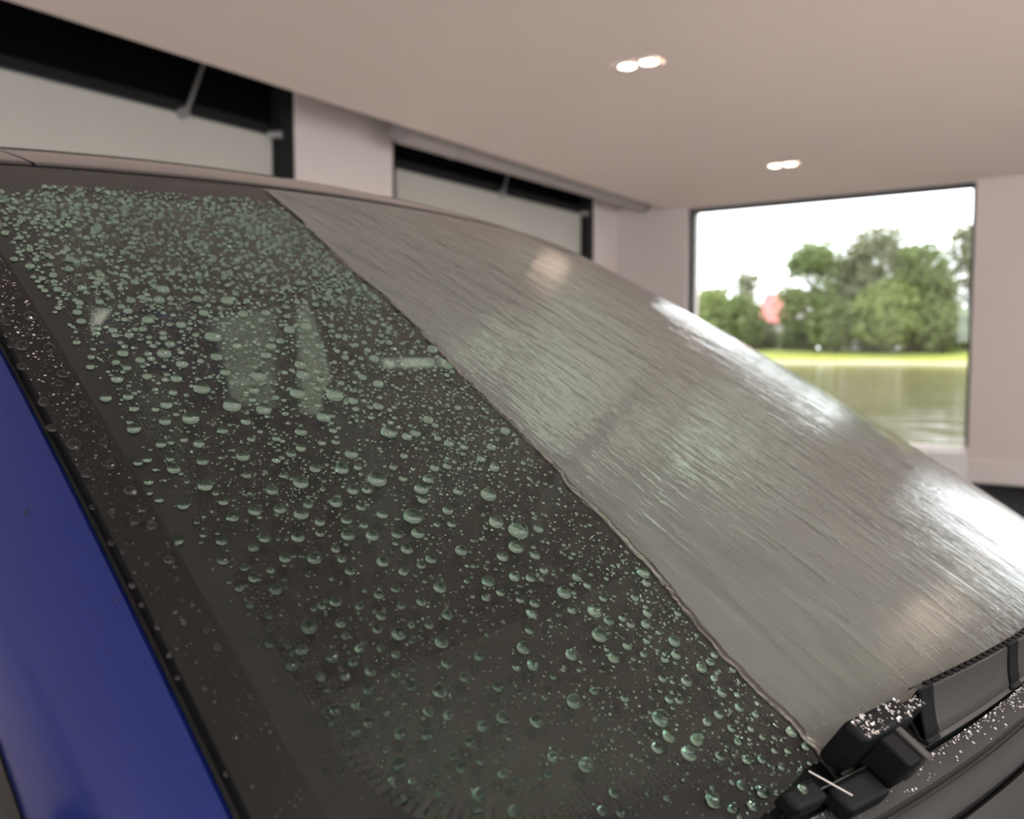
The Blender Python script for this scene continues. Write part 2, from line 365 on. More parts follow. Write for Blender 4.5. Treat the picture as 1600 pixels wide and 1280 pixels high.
for k in range(9):
    e = .0018 + k * .0023
    q = ring((.022 + e, .044 + e, .062 + e), max(.02, .075 - e), 24, 400); P3 = W(q[:, 0], q[:, 1], np.full(len(q), -.0046)); d = np.r_[0, np.cumsum(np.linalg.norm(np.diff(P3, axis=0), axis=1))]
    r = .00125 * (1 - k / 10)
    for t in np.arange((k % 2) * pitch / 2, d[-1], pitch):
        i = min(np.searchsorted(d, t), len(P3) - 1); s, v = q[i]; c = P3[i]; nn = normal(s, v); tx = np.cross(nn, (0, 0, 1.)); tx /= np.linalg.norm(tx); ty = np.cross(nn, tx)
        dots.add([c + r * (math.cos(a) * tx + math.sin(a) * ty) for a in np.arange(6) * math.pi / 3], [(0, 1, 2, 3, 4, 5)])
o = dots.build('frit_dots', M_FRIT, glass); tag(o, kind='stuff')

# pillars: satin black finisher, channel, blue outer panel, window seal; then roof rail
TRIMP = [(-.003, -.001), (-.002, .003), (.001, .0042), (.012, .0048), (.022, .0040), (.0255, .0022), (.026, -.012)]
CHAN = [(.0255, -.004), (.0262, -.012), (.0288, -.012), (.0298, -.007)]
BLUEP = [(.0298, -.0125), (.0302, -.0064), (.0325, -.0046), (.038, -.0050), (.048, -.0095), (.060, -.0175), (.074, -.0290), (.088, -.0425), (.098, -.0540), (.1015, -.0600), (.102, -.068)]
SEALP = [(.1000, -.064), (.103, -.0605), (.108, -.064), (.114, -.074), (.116, -.086)]
for side in (-1, 1):
    MB().grid(pillar_strip(side, TRIMP, -.05, 1.0)).build('pillar_trim', M_TRIM, car, True)
    MB().grid(pillar_strip(side, CHAN, -.05, 1.0)).build('trim_channel', M_RUBBER, car, True)
    MB().grid(pillar_strip(side, BLUEP, -.25, 1.0)).build('pillar_panel', M_BLUE, car, True)
    MB().grid(pillar_strip(side, SEALP, -.02, 1.0)).build('window_seal', M_RUBBER, car, True)
    # inside of the pillar
    MB().grid(pillar_strip(side, [(-.022, -.012), (-.006, -.03), (.04, -.06), (.10, -.075)], .0, 1.0)).build('pillar_lining', M_INT, car, True)

def roof_pt(s, t):
    """t metres behind the top edge of the glass"""
    s = np.asarray(s, float); t = np.asarray(t, float)
    k = 1.9; b0 = .37; ts = .25
    z = np.where(t < ts, b0 * t - k * .78 * t**2 / 2, b0 * ts - k * .78 * ts**2 / 2 - .0 * t) 
    t2 = np.maximum(t - ts, 0); z = z + np.where(t > ts, (b0 - k * .78 * ts) * t2 - .055 * t2**2, 0)
    P = surf(s, np.ones_like(s)); sag = 1 + .0 * t
    X = P[..., 0] - t * np.ones_like(s); Y = P[..., 1]; Z = P[..., 2] + z + .012 * (1 - s**2) * np.minimum(t / .3, 1)
    return np.stack(np.broadcast_arrays(X, Y, Z), -1)
RT = 1.5
tt = np.concatenate([[.004, .006, .010], np.linspace(.02, .4, 24), np.linspace(.45, RT, 20)])
S, T = np.meshgrid(np.linspace(-.862, .862, 50), tt, indexing='ij'); P = roof_pt(S, T); P[:, 0, 2] -= .012; P[:, 1, 2] -= .003
MB().grid(P).build('roof_panel', M_ROOF, car, True)
for side in (-1, 1):
    cols = []
    for s in (.8665, .867, .869, .90, .94, .97, 1.0):
        q = roof_pt(np.full(tt.shape, side * s), tt); q[0, 2] -= .012; q[1, 2] -= .003
        if s == .8665: q[:, 2] -= .01
        cols.append(q)
    for dy, dz in ((.018, -.012), (.034, -.032), (.048, -.058), (.056, -.075)):
        q = cols[6].copy(); q[:, 1] += side * dy; q[:, 2] += dz; cols.append(q)
    MB().grid(np.array(cols)).build('roof_rail', M_ROOF, car, True)
# rubber strip between glass and roof
S = np.linspace(-1, 1, 60); a = W(S, np.full(60, .997), np.full(60, .001)); b = roof_pt(S, np.full(60, .006)); b[:, 2] -= .0035
MB().grid(np.stack([a, (a + b) / 2 - np.array([0, 0, .003]), b])).build('roof_seal', M_RUBBER, car, True)
# headliner and rear window
S, T = np.meshgrid(np.linspace(-.98, .98, 20), np.linspace(-.02, RT, 14), indexing='ij'); P = roof_pt(S, np.maximum(T, 0)); P[..., 2] -= .035; MB().grid(P).build('headliner', M_HEADLINER, car, True)
re = roof_pt(np.linspace(-.8, .8, 30), np.full(30, RT)); rb = re.copy(); rb[:, 0] -= .55 - .12 * np.linspace(-1, 1, 30)**2 * 0; rb[:, 2] = EYE - .16; rb[:, 1] = YC + (rb[:, 1] - YC) * 1.12
m = MB(); m.grid(np.stack([re + (rb - re) * t + np.array([0, 0, .05 * math.sin(math.pi * t)]) for t in np.linspace(0.03, 1, 8)])); o = m.build('rear_window', M_PRIVACY, car, True, solid=.004)

# body sides ------------------------------------------------------------------------------------------
def belt(x): return EYE - .275 + .05 * (-.25 - x) if x < -.25 else EYE - .275 - .10 * (x + .25)      # belt line height along the car
WHEELX = (.62, -2.32); WR = .335
def low(x):
    z = .22
    for wx in WHEELX:
        d = abs(x - wx)
        if d < WR + .05: z = max(z, WR + math.sqrt((WR + .05)**2 - d * d))
    return z
def halfw(x):
    w = .905
    if x > .55: w -= .22 * ((x - .55) / .65)**2
    if x < -2.5: w -= .12 * ((x + 2.5) / .7)**2
    return w
def side_panel(name, x0, x1, side, material=None, n=40, ins=0.0):
    rows = []
    for x in np.linspace(x0, x1, n):
        zb = min(belt(x), EYE - .16) if ins == 0 else belt(x); zl = low(x) if ins == 0 else .25; hw = halfw(x); r = []
        for f in np.linspace(0, 1, 16):
            z = zb + (zl - zb) * f
            u = (zb - z) / max(zb - .22, .1)
            y = hw - .135 * (1 - min(u / .38, 1))**2 - .05 * max(0, (u - .55) / .45)**2 - .012 * math.exp(-((u - .42) / .05)**2)
            r.append((x, YC + side * (y - ins), z))
        rows.append(r)
    return MB().grid(rows).build(name, material or M_BLUE, car, True, solid=.012 if ins == 0 else 0)
for side in (-1, 1):
    side_panel('front_fender', -.135, 1.18, side); side_panel('rear_fender', -3.15, -1.605, side)
    d = side_panel('door', -1.60, -.14, side)
    hz = belt(-1.4) - .13; m = MB(); m.tube([(-1.52, YC + side * .90, hz), (-1.50, YC + side * .945, hz), (-1.30, YC + side * .945, hz), (-1.28, YC + side * .90, hz)], .012, 8); m.build('door_handle', M_BLUE, d, True)
    side_panel('side_lining', -2.6, .0, side, M_INT, 20, .10)
    # upper edge of the side glass follows the pillar, then the roof rail
    top = []
    for v in np.linspace(.12, 1, 26):
        P, N, O = pillar_frame(side, v); top.append(P + .110 * O - .072 * N)
    for t in np.linspace(.06, RT - .1, 20):
        q = roof_pt(np.array(1. * side), np.array(t)); top.append(q + np.array([0, side * .05, -.066]))
    top = np.array(top); bot = np.array([(x, YC + side * (halfw(x) - .14), belt(x) + .006) for x in top[:, 0]])
    G = np.stack([bot + (top - bot) * f + np.array([0, side * .02 * math.sin(math.pi * f), 0]) for f in np.linspace(0, 1, 6)])
    xs = top[:, 0]
    def seg(a, b): i = [k for k in range(len(xs)) if b <= xs[k] <= a]; return G[:, i]
    MB().grid(seg(-.3, -1.66)).build('side_window', M_SIDE_GLASS, car, True, solid=.004)
    MB().grid(seg(-1.74, -2.6)).build('side_window', M_PRIVACY, car, True, solid=.004)
    # B pillar cover and belt moulding
    def mid(x): k = int(np.argmin(abs(xs - x))); return G[:, k] * 1.0
    a, b = mid(-1.62), mid(-1.78); inn = np.array([0, -side * .05, 0])
    q = MB(); q.grid(np.stack([a + inn, a - inn * .1, b - inn * .1, b + inn])); q.build('door_pillar', M_INT, car, False)
    q = MB(); q.tube([(x, YC + side * (halfw(x) - .137), belt(x) + .004) for x in np.linspace(-.3, -2.45, 30)], .009, 8); q.build('belt_moulding', M_RUBBER, car, True)
    # rear pillar
    q0 = roof_pt(np.array(1. * side), np.array(RT - .22)) + np.array([0, side * .05, -.06]); q1 = roof_pt(np.array(.79 * side), np.array(RT)) + np.array([0, side * .0, -.0])
    p0 = np.array([-2.24, YC + side * .772, belt(-2.24) - .02]); p1 = np.array([-2.90, YC + side * .545, EYE - .16])
    MB().grid(np.stack([np.stack([q0 + (p0 - q0) * f, q0 + (p0 - q0) * f + np.array([-.0, -side * .015, .0]) + (q1 - q0 + (p1 - p0 - q1 + q0) * f) * .5, q1 + (p1 - q1) * f]) for f in np.linspace(0, 1, 8)])).build('rear_pillar', M_BLUE, car, True, solid=.02)
    # door mirror
    mc = Vector((-.50, YC + side * .985, belt(-.45) + .035))
    bm = bmesh.new(); bmesh.ops.create_uvsphere(bm, u_segments=24, v_segments=14, radius=1)
    v = []
    for q in bm.verts:
        c = q.co.copy(); fx = 1 if c.x > 0 else .25
        v.append(mc + Vector((c.x * .085 * fx, c.y * .105, (abs(c.z)**.8) * math.copysign(.072, c.z))))
    f = [tuple(q.index for q in g.verts) for g in bm.faces]; bm.free(); mo = obj('door_mirror', v, f, M_ROOF, car, True)
    q = MB(); q.tube([mc + Vector((.01, -side * .06, -.05)), mc + Vector((.03, -side * .16, -.075))], [.022, .03], 10); q.build('mirror_foot', M_RUBBER, mo, True)
    n_ = 20; v = [mc + Vector((-.024, .088 * math.cos(a), .055 * math.sin(a))) for a in np.linspace(0, 2 * math.pi, n_, endpoint=False)]; obj('mirror_glass', v, [tuple(range(n_))], mat('mirror_silver', (.8, .8, .8), .02, 1.), mo)

# bonnet, bumpers, tail, underbody
rows = []
for x in np.linspace(.075, 1.22, 26):
    f = (x - .075) / 1.145; hw = min(halfw(x) - .14, .76); r = []
    for y in np.linspace(-1, 1, 24):
        z = EYE - .292 - .06 * f - .17 * f**3 + .03 * (1 - y * y) - .015 * y**6; xx = x - .17 * y * y * (1 - f) - .0 * f
        r.append((xx, YC + y * hw, z))
    rows.append(r)
MB().grid(rows).build('bonnet', M_BLUE, car, True, solid=.012)
def bumper(name, xs, sgn, ztop):
    rows = []
    for zf in np.linspace(0, 1, 10):
        z = .2 + (ztop - .2) * zf; bul = .07 * math.sin(math.pi * min(1, zf * 1.1)); r = []
        for y in np.linspace(-1, 1, 24): r.append((xs + sgn * (bul + .13 * (1 - y * y)), YC + y * (.80 + .03 * math.sin(math.pi * zf)), z))
        rows.append(r)
    return MB().grid(rows).build(name, M_BLUE, car, True, solid=.015)
bumper('front_bumper', 1.13, 1, .70); bumper('rear_bumper', -3.08, -1, EYE - .17)
MB().grid([[(-2.82, YC - .66, EYE - .165), (-2.82, YC + .66, EYE - .165)], [(-3.12, YC - .62, EYE - .175), (-3.12, YC + .62, EYE - .175)]]).build('tail_panel', M_BLUE, car, False, solid=.012)
m = MB(); m.box((-3.0, YC - .72, .20), (1.1, YC + .72, .235)); m.build('underbody', M_RUBBER, car)
m = MB(); m.box((-2.9, YC - .80, .236), (-.05, YC + .80, .27)); m.build('cabin_floor', M_INT, car)
m = MB(); m.box((-.08, YC - .70, .27), (-.04, YC + .70, EYE - .30)); m.build('firewall', M_INT, car)
wheel0 = None
for wx in WHEELX:
    for side in (-1, 1):
        if wheel0 is None:
            y0 = YC + side * .86; prof = [(.20, -.11), (.28, -.112), (.325, -.10), (.335, -.07), (.335, .07), (.325, .10), (.28, .112), (.20, .11)]
            m = MB(); m.grid([[(wx + r * math.cos(a), y0 - side * .1 + w_, WR + r * math.sin(a)) for r, w_ in prof] for a in np.linspace(0, 2 * math.pi, 40)])
            wheel0 = m.build('wheel', M_TYRE, car, True)
            m = MB(); m.grid([[(wx + r * math.cos(a), y0 - side * .1 + side * w_, WR + r * math.sin(a)) for r, w_ in ((.21, .105), (.20, .10), (.195, .02), (.05, .03))] for a in np.linspace(0, 2 * math.pi, 40)]); m.build('rim', M_RIM, wheel0, True)
            for k in range(5):
                a = k * 2 * math.pi / 5; m = MB(); m.tube([(wx + r * math.cos(a), y0 - side * .1 + side * w_, WR + r * math.sin(a)) for r, w_ in ((.03, .07), (.12, .085), (.2, .09))], [.03, .022, .018], 8); m.build('spoke', M_RIM, wheel0, True)
            base = (wx, y0)
        else:
            w2 = wheel0.copy(); C.objects.link(w2); w2.parent = car
            sy = side * -1          # near wheels are the source
            for ch in wheel0.children: c2 = ch.copy(); C.objects.link(c2); c2.parent = w2
            if side == 1:
                w2.rotation_euler = (0, 0, math.pi); 
                # turn about the wheel's own centre line
                w2.location = Vector((2 * 0, 0, 0)); cx, cyy = base[0] - CARX, base[1] - CARY; w2.location = (cx + wx - base[0] + cx * 0 - 0, 0, 0)
                w2.location = (wx - CARX + (base[0] - CARX), (YC + .86 - CARY) + (base[1] - CARY), 0)
            else: w2.location = (wx - base[0], 0, 0)

# cowl: plastic panels stepping down in front of the glass
def cowl_strip(name, prof, m_, s0=-.93, s1=.93, n=90):
    rows = []
    for s in np.linspace(s0, s1, n):
        P = surf(s, 0.); N = normal(s, 0.); D = surf(s, -.01) - surf(s, 0.); D /= np.linalg.norm(D); rows.append([P + d * D + h * N for d, h in prof])
    return MB().grid(rows).build(name, m_, car, True, solid=0)
cp = cowl_strip('cowl_panel', [(-.0005, -.006), (-.0005, .0015), (.0005, .0035), (.003, .0042), (.0145, .0030), (.0162, .0012), (.0168, -.004), (.0185, -.004), (.019, -.0006), (.020, -.0002), (.031, -.0016), (.0335, -.0034), (.0345, -.016)], M_COWL)
cowl_strip('cowl_panel', [(.0355, -.02), (.0362, -.0105), (.0375, -.0085), (.06, -.011), (.085, -.016), (.12, -.022), (.15, -.030)], M_COWL)
m = MB(); m.grid([[surf(s, 0.) + d * np.array([1, 0, 0]) + np.array([0, 0, -h]) for d, h in ((-.03, .02), (.05, .05), (.16, .07))] for s in np.linspace(-.97, .97, 40)]); m.build('cowl_tray', M_RUBBER, car, True)

# cabin: dashboard, seats, steering wheel, mirror -------------------------------------------------------
rows = []
for s in np.linspace(-.96, .96, 40):
    a = W(s, .035, -.03); hood = .035 * math.exp(-((s - .5) / .22)**2)
    rows.append([a, a + np.array([-.12, 0, .004]), a + np.array([-.26, 0, .0 + hood * .5]), a + np.array([-.40 + .12 * s * s, 0, -.015 + hood]), a + np.array([-.46 + .12 * s * s, 0, -.05 + hood]), a + np.array([-.45 + .12 * s * s, 0, -.16]), a + np.array([-.36, 0, -.34]), a + np.array([-.2, 0, -.55])])
MB().grid(rows).build('dashboard', M_DASH, car, True)
def seat(yc, xh, lean, name='front_seat'):
    z0 = .42; base = soft_box(name, (xh + .42, yc, z0 + .06), (.52, .50, .18), M_SEAT, car, .4, math.radians(-6))
    soft_box('backrest', (xh + .09, yc, z0 + .42), (.15, .49, .64), M_SEAT, base, .4, lean)
    soft_box('headrest', (xh - .02, yc, z0 + .875), (.10, .28, .24), M_SEAT, base, .45, lean)
    p = MB()
    for dy in (-.06, .06): p.tube([(xh + .01, yc + dy, z0 + .70), (xh - .015, yc + dy, z0 + .82)], .006, 8)
    p.build('headrest_post', M_STEEL, base, True)
seat(YC + .37, -1.17, math.radians(-12)); seat(YC - .37, -1.32, math.radians(-12))
b = soft_box('rear_seat', (-2.0, YC, .48), (.5, 1.24, .18), M_SEAT, car, .4); soft_box('backrest', (-2.27, YC, .78), (.16, 1.24, .56), M_SEAT, b, .4, math.radians(-20))
for dy in (-.4, .4): soft_box('headrest', (-2.38, YC + dy, 1.12), (.09, .24, .15), M_SEAT, b, .45, math.radians(-15))
sc_ = Vector((-.74, YC + .37, EYE - .235)); ax = Vector((math.cos(math.radians(28)), 0, -math.sin(math.radians(28)))); e1 = Vector((0, 1, 0)); e2 = ax.cross(e1)
m = MB(); m.tube([sc_ + (e1 * math.cos(a) + e2 * math.sin(a)) * .185 for a in np.linspace(0, 2 * math.pi, 48)], .0145, 10, False); sw = m.build('steering_wheel', M_INT, car, True)
m = MB()
for a in (0, math.pi, -math.pi / 2): m.tube([sc_ + ax * .02, sc_ + (e1 * math.cos(a) + e2 * math.sin(a)) * .18], [.03, .014], 8)
m.build('wheel_spokes', M_INT, sw, True)
m = MB(); m.tube([sc_ - ax * .02, sc_ + ax * .03, sc_ + ax * .30], [.06, .07, .035], 16); m.build('steering_column', M_INT, sw, True)
rm = soft_box('rear_view_mirror', W(.02, .86, -.085), (.03, .24, .065), M_INT, car, .3, math.radians(-8))
m = MB(); m.tube([W(.02, .90, -.006), W(.02, .86, -.08)], [.018, .012], 10); m.build('mirror_stem', M_INT, rm, True)

# wiper: spoiler blade parked above the cowl -----------------------------------------------------------
def BW(s, dv, n): return W(np.asarray(s, float), np.asarray(dv, float), np.asarray(n, float))
wip = MB()
ss = np.linspace(-.575, .12, 80)
def vtop(s): return np.interp(s, [-.6, -.56, -.37, .12], [.0275, .0262, .0205, .016])
def vbot(s): return np.interp(s, [-.6, -.57, -.39, .12], [.0055, .0045, .0030, .000])
def face_rows(s_, lift=0., n0=.020, n1=.033):
    """concave spoiler between the lower flange (near the glass) and the raised crest"""
    out = []
    for s in s_:
        a, b = vbot(s), vtop(s)
        prof = [(a - .0028, .0105), (a - .0028, .0125), (a, .0128), (a + .001, .0150), (a + (b - a) * .25, .0185), (a + (b - a) * .5, .0235), (a + (b - a) * .75, .0295), (b - .0006, .0352), (b, .0362), (b + .0014, .0362), (b + .0018, .0345), (b + .001, .026), (b - .002, .016), (a + .004, .0095), (a - .0028, .0105)]
        out.append([BW(s, v_, n_ + lift) for v_, n_ in prof])
    return out
blade = MB().grid(face_rows(ss)).build('wiper', M_WIPERFACE, car, True); tag(blade, 'parked black wiper blade with a grey spoiler face')
# crest strip with teeth
teeth = MB()
for s in np.arange(-.560, .11, .0115):
    b0, b1 = vtop(s), vtop(s + .0075)
    teeth.hexa([BW(s, b0 + .0015, .0345), BW(s + .0075, b1 + .0015, .0345), BW(s + .0075, b1 + .0058, .0345), BW(s, b0 + .0058, .0345), BW(s, b0 + .0015, .0375), BW(s + .0075, b1 + .0015, .0375), BW(s + .0075, b1 + .0058, .0365), BW(s, b0 + .0058, .0365)])
o = teeth.build('crest_teeth', M_WIPER, blade); tag(o, kind='stuff')
cr = MB(); cr.grid([[BW(s, vtop(s) + .001, .0335), BW(s, vtop(s) + .001, .036), BW(s, vtop(s) + .0024, .0366), BW(s, vtop(s) + .0065, .0340), BW(s, vtop(s) + .0065, .031)] for s in ss]); cr.build('crest_strip', M_RUBBER, blade, True)
# rubber squeegee under the blade
sq = MB(); q = []
for s in np.linspace(-.735, .12, 90): q.append([BW(s, .0085, .0125), BW(s, .0095, .0125), BW(s, .0080, .0012), BW(s, .0070, .0012)])
sq.grid(q); sq.build('squeegee', M_RUBBER, blade, True)
# clips gripping the face
for s0, w_ in ((-.412, .022), (-.578, .020)):
    MB().grid(face_rows(np.linspace(s0, s0 + w_, 6), .0022)).build('clip', M_WIPER, blade, True, solid=.0015)
# block on the blade, with the post that runs down to the cowl
def slab(name, s0, s1, v0, v1, n0, n1, m_, bev=.002, skew=0.):
    k = MB(); k.hexa([BW(s0, v0, n0), BW(s1, v0 + skew, n0), BW(s1, v1 + skew, n0), BW(s0, v1, n0), BW(s0, v0, n1), BW(s1, v0 + skew, n1), BW(s1, v1 + skew, n1), BW(s0, v1, n1)]); return k.build(name, m_, blade, True, bevel=bev)
slab('connector_block', -.672, -.606, .0135, .0310, .0055, .0385, M_WIPER, .0035)
slab('connector_neck', -.606, -.578, .0180, .0270, .020, .0350, M_WIPER, .002)
slab('connector_post', -.650, -.633, -.009, .0150, .010, .034, M_WIPER, .002)
slab('post_rib', -.632, -.6255, -.010, .0160, .012, .0355, M_WIPERFACE, .001)
slab('arm_root', -.700, -.655, -.012, .0080, .003, .016, M_WIPER, .003)  # near-black plastic also paints in the shade under the block
slab('blade_tip', -.738, -.706, .0015, .0165, .004, .0165, M_WIPER, .003)
tipm = MB(); tipm.tube([BW(-.7075, .0195, .0185), BW(-.693, -.004, .0185)], .00042, 6); o = tipm.build('tip_blade_edge', mat('pale_edge', (.45, .40, .38), .4), blade, True)

# ---------------------------------------------------------------- outside the window: pond, bank, trees, house
def pond_mat():
    m, n, L, b = nodes('pond_water'); b.inputs['Base Color'].default_value = (.07, .05, .03, 1); b.inputs['Roughness'].default_value = .10; b.inputs['IOR'].default_value = 1.33
    t = n.new('ShaderNodeTexCoord'); mp = n.new('ShaderNodeMapping'); mp.inputs['Scale'].default_value = (.25, 1.1, 1); L.new(t.outputs['Object'], mp.inputs[0])
    x = n.new('ShaderNodeTexNoise'); x.inputs['Scale'].default_value = .55; x.inputs['Detail'].default_value = 3; L.new(mp.outputs[0], x.inputs['Vector'])
    bb = n.new('ShaderNodeBump'); bb.inputs['Strength'].default_value = 1; bb.inputs['Distance'].default_value = .10; L.new(x.outputs['Fac'], bb.inputs['Height']); L.new(bb.outputs[0], b.inputs['Normal']); return m
PZ = -.35
o = obj('pond', [(-220, 10, PZ), (160, 10, PZ), (160, 106, PZ), (-220, 106, PZ)], [(0, 1, 2, 3)], pond_mat()); struct(o, 'rippled grey green pond outside the window')
g = MB(); g.box((-220, 9.33, -1), (160, 10.2, -.14)); o = g.build('terrain', mat('quay_stone', (.35, .34, .32), .9)); struct(o)
xs = np.linspace(-220, 160, 77); rr = random.Random(4)
prof = [(104.5, -.6), (106, -.28), (107.5, .05), (110, .45), (114, .95), (119, 1.3), (130, 1.45), (220, 1.6)]
rows = [[(x, y + .6 * math.sin(x * .21) * (i < 4), z + (.06 * math.sin(x * .5 + i) if i > 2 else 0)) for i, (y, z) in enumerate(prof)] for x in xs]
lm, n, L, b = nodes('bank_grass'); b.inputs['Roughness'].default_value = .9
t = n.new('ShaderNodeTexCoord'); sp = n.new('ShaderNodeSeparateXYZ'); L.new(t.outputs['Object'], sp.inputs[0]); ns = n.new('ShaderNodeTexNoise'); ns.inputs['Scale'].default_value = .15; L.new(t.outputs['Object'], ns.inputs['Vector'])
ad = n.new('ShaderNodeMath'); ad.operation = 'MULTIPLY_ADD'; L.new(ns.outputs['Fac'], ad.inputs[0]); ad.inputs[1].default_value = .5; L.new(sp.outputs['Z'], ad.inputs[2])
r = n.new('ShaderNodeValToRGB'); e = r.color_ramp.elements; e[0].position = .12; e[0].color = (.30, .26, .17, 1); e[1].position = .42; e[1].color = (.24, .255, .03, 1); k = e.new(.95); k.color = (.18, .205, .03, 1)
L.new(ad.outputs[0], r.inputs[0]); L.new(r.outputs[0], b.inputs['Base Color'])
o = MB().grid(rows).build('lawn', lm, None, True); struct(o, 'bright grassy bank on the far side of the pond')

def leaf_mat(name, c0, c1):
    m, n, L, b = nodes(name); b.inputs['Roughness'].default_value = .7; b.inputs['Transmission Weight'].default_value = 0
    g_ = n.new('ShaderNodeNewGeometry'); r = n.new('ShaderNodeValToRGB'); r.color_ramp.elements[0].color = (*c0, 1); r.color_ramp.elements[1].color = (*c1, 1)
    L.new(g_.outputs['Random Per Island'], r.inputs[0]); L.new(r.outputs[0], b.inputs['Base Color'])
    tl = n.new('ShaderNodeBsdfTranslucent'); L.new(r.outputs[0], tl.inputs[0]); mx = n.new('ShaderNodeMixShader'); mx.inputs[0].default_value = .45
    L.new(b.outputs[0], mx.inputs[1]); L.new(tl.outputs[0], mx.inputs[2]); L.new(mx.outputs[0], n['Material Output'].inputs[0]); return m
LEAF = [leaf_mat('leaf_green', (.105, .14, .050), (.21, .26, .095)), leaf_mat('leaf_light', (.15, .195, .055), (.26, .32, .11)), leaf_mat('leaf_dull', (.13, .14, .075), (.22, .235, .13))]
BARK = mat('bark', (.07, .06, .05), .9)
def tree(x, y, h, rad, kind, seed, label, dens=1., bare=.22, trunk=.3, zs=1.0):
    rng = np.random.default_rng(seed); z0 = 1.2
    root = empty('tree', (x, y, z0)); tag(root, label, 'tree', 'trees on the far bank')
    m = MB(); th = h * bare + h * .25
    m.tube([(x, y, z0 - .3), (x + .1, y, z0 + th * .5), (x + .25, y + .1, z0 + th)], [trunk, trunk * .8, trunk * .5], 8)
    clumps = []
    nb = 44
    for i in range(nb):
        a = rng.uniform(0, 2 * math.pi); f = rng.uniform(0, 1); zz = h * bare + (h * (1 - bare) - rad * .25) * f
        env = rad * (math.sin(math.pi * (.18 + .74 * f)) ** .7); q = env * math.sqrt(rng.uniform(.05, 1)) * .85
        clumps.append((x + q * math.cos(a), y + q * math.sin(a), z0 + zz, rng.uniform(.20, .36) * rad))
        if i % 2 == 0:
            m.tube([(x + .2, y, z0 + min(th, zz * .7)), (x + q * .5 * math.cos(a), y + q * .5 * math.sin(a), z0 + zz * .85), (x + q * math.cos(a), y + q * math.sin(a), z0 + zz)], [trunk * .35, trunk * .2, .03], 5)
    m.build('trunk', BARK, root, True)
    N = int(7500 * dens); c = np.array(clumps); idx = rng.integers(0, nb, N); d = rng.normal(size=(N, 3)); d /= np.linalg.norm(d, axis=1)[:, None]
    p = c[idx, :3] + d * (c[idx, 3] * rng.uniform(.35, 1, N) ** .6)[:, None] * np.array([1, 1, .8 * zs])
    L_ = rng.uniform(size=N) < .30                       # loose leaves between the clumps
    f_ = rng.uniform(0, 1, N); e_ = rad * np.sin(math.pi * (.15 + .78 * f_)) ** .6 * np.sqrt(rng.uniform(0, 1, N)) * 1.08; a_ = rng.uniform(0, 2 * math.pi, N)
    p = np.where(L_[:, None], np.stack([x + e_ * np.cos(a_), y + e_ * np.sin(a_), z0 + h * bare * .8 + h * (1 - bare * .8) * f_ ** 1.1], 1), p)
    s = rng.uniform(.16, .38, N) * min(1., rad / 4 + .35); a = rng.normal(size=(N, 3)); a /= np.linalg.norm(a, axis=1)[:, None]; b_ = np.cross(a, d + .01); b_ /= np.linalg.norm(b_, axis=1)[:, None]
    V = np.stack([p - a * s[:, None], p + b_ * (s * .6)[:, None], p + a * s[:, None], p - b_ * (s * .6)[:, None]], 1).reshape(-1, 3)
    o = obj('foliage', V, [(4 * i, 4 * i + 1, 4 * i + 2, 4 * i + 3) for i in range(N)], LEAF[kind], root); tag(o, kind='stuff')

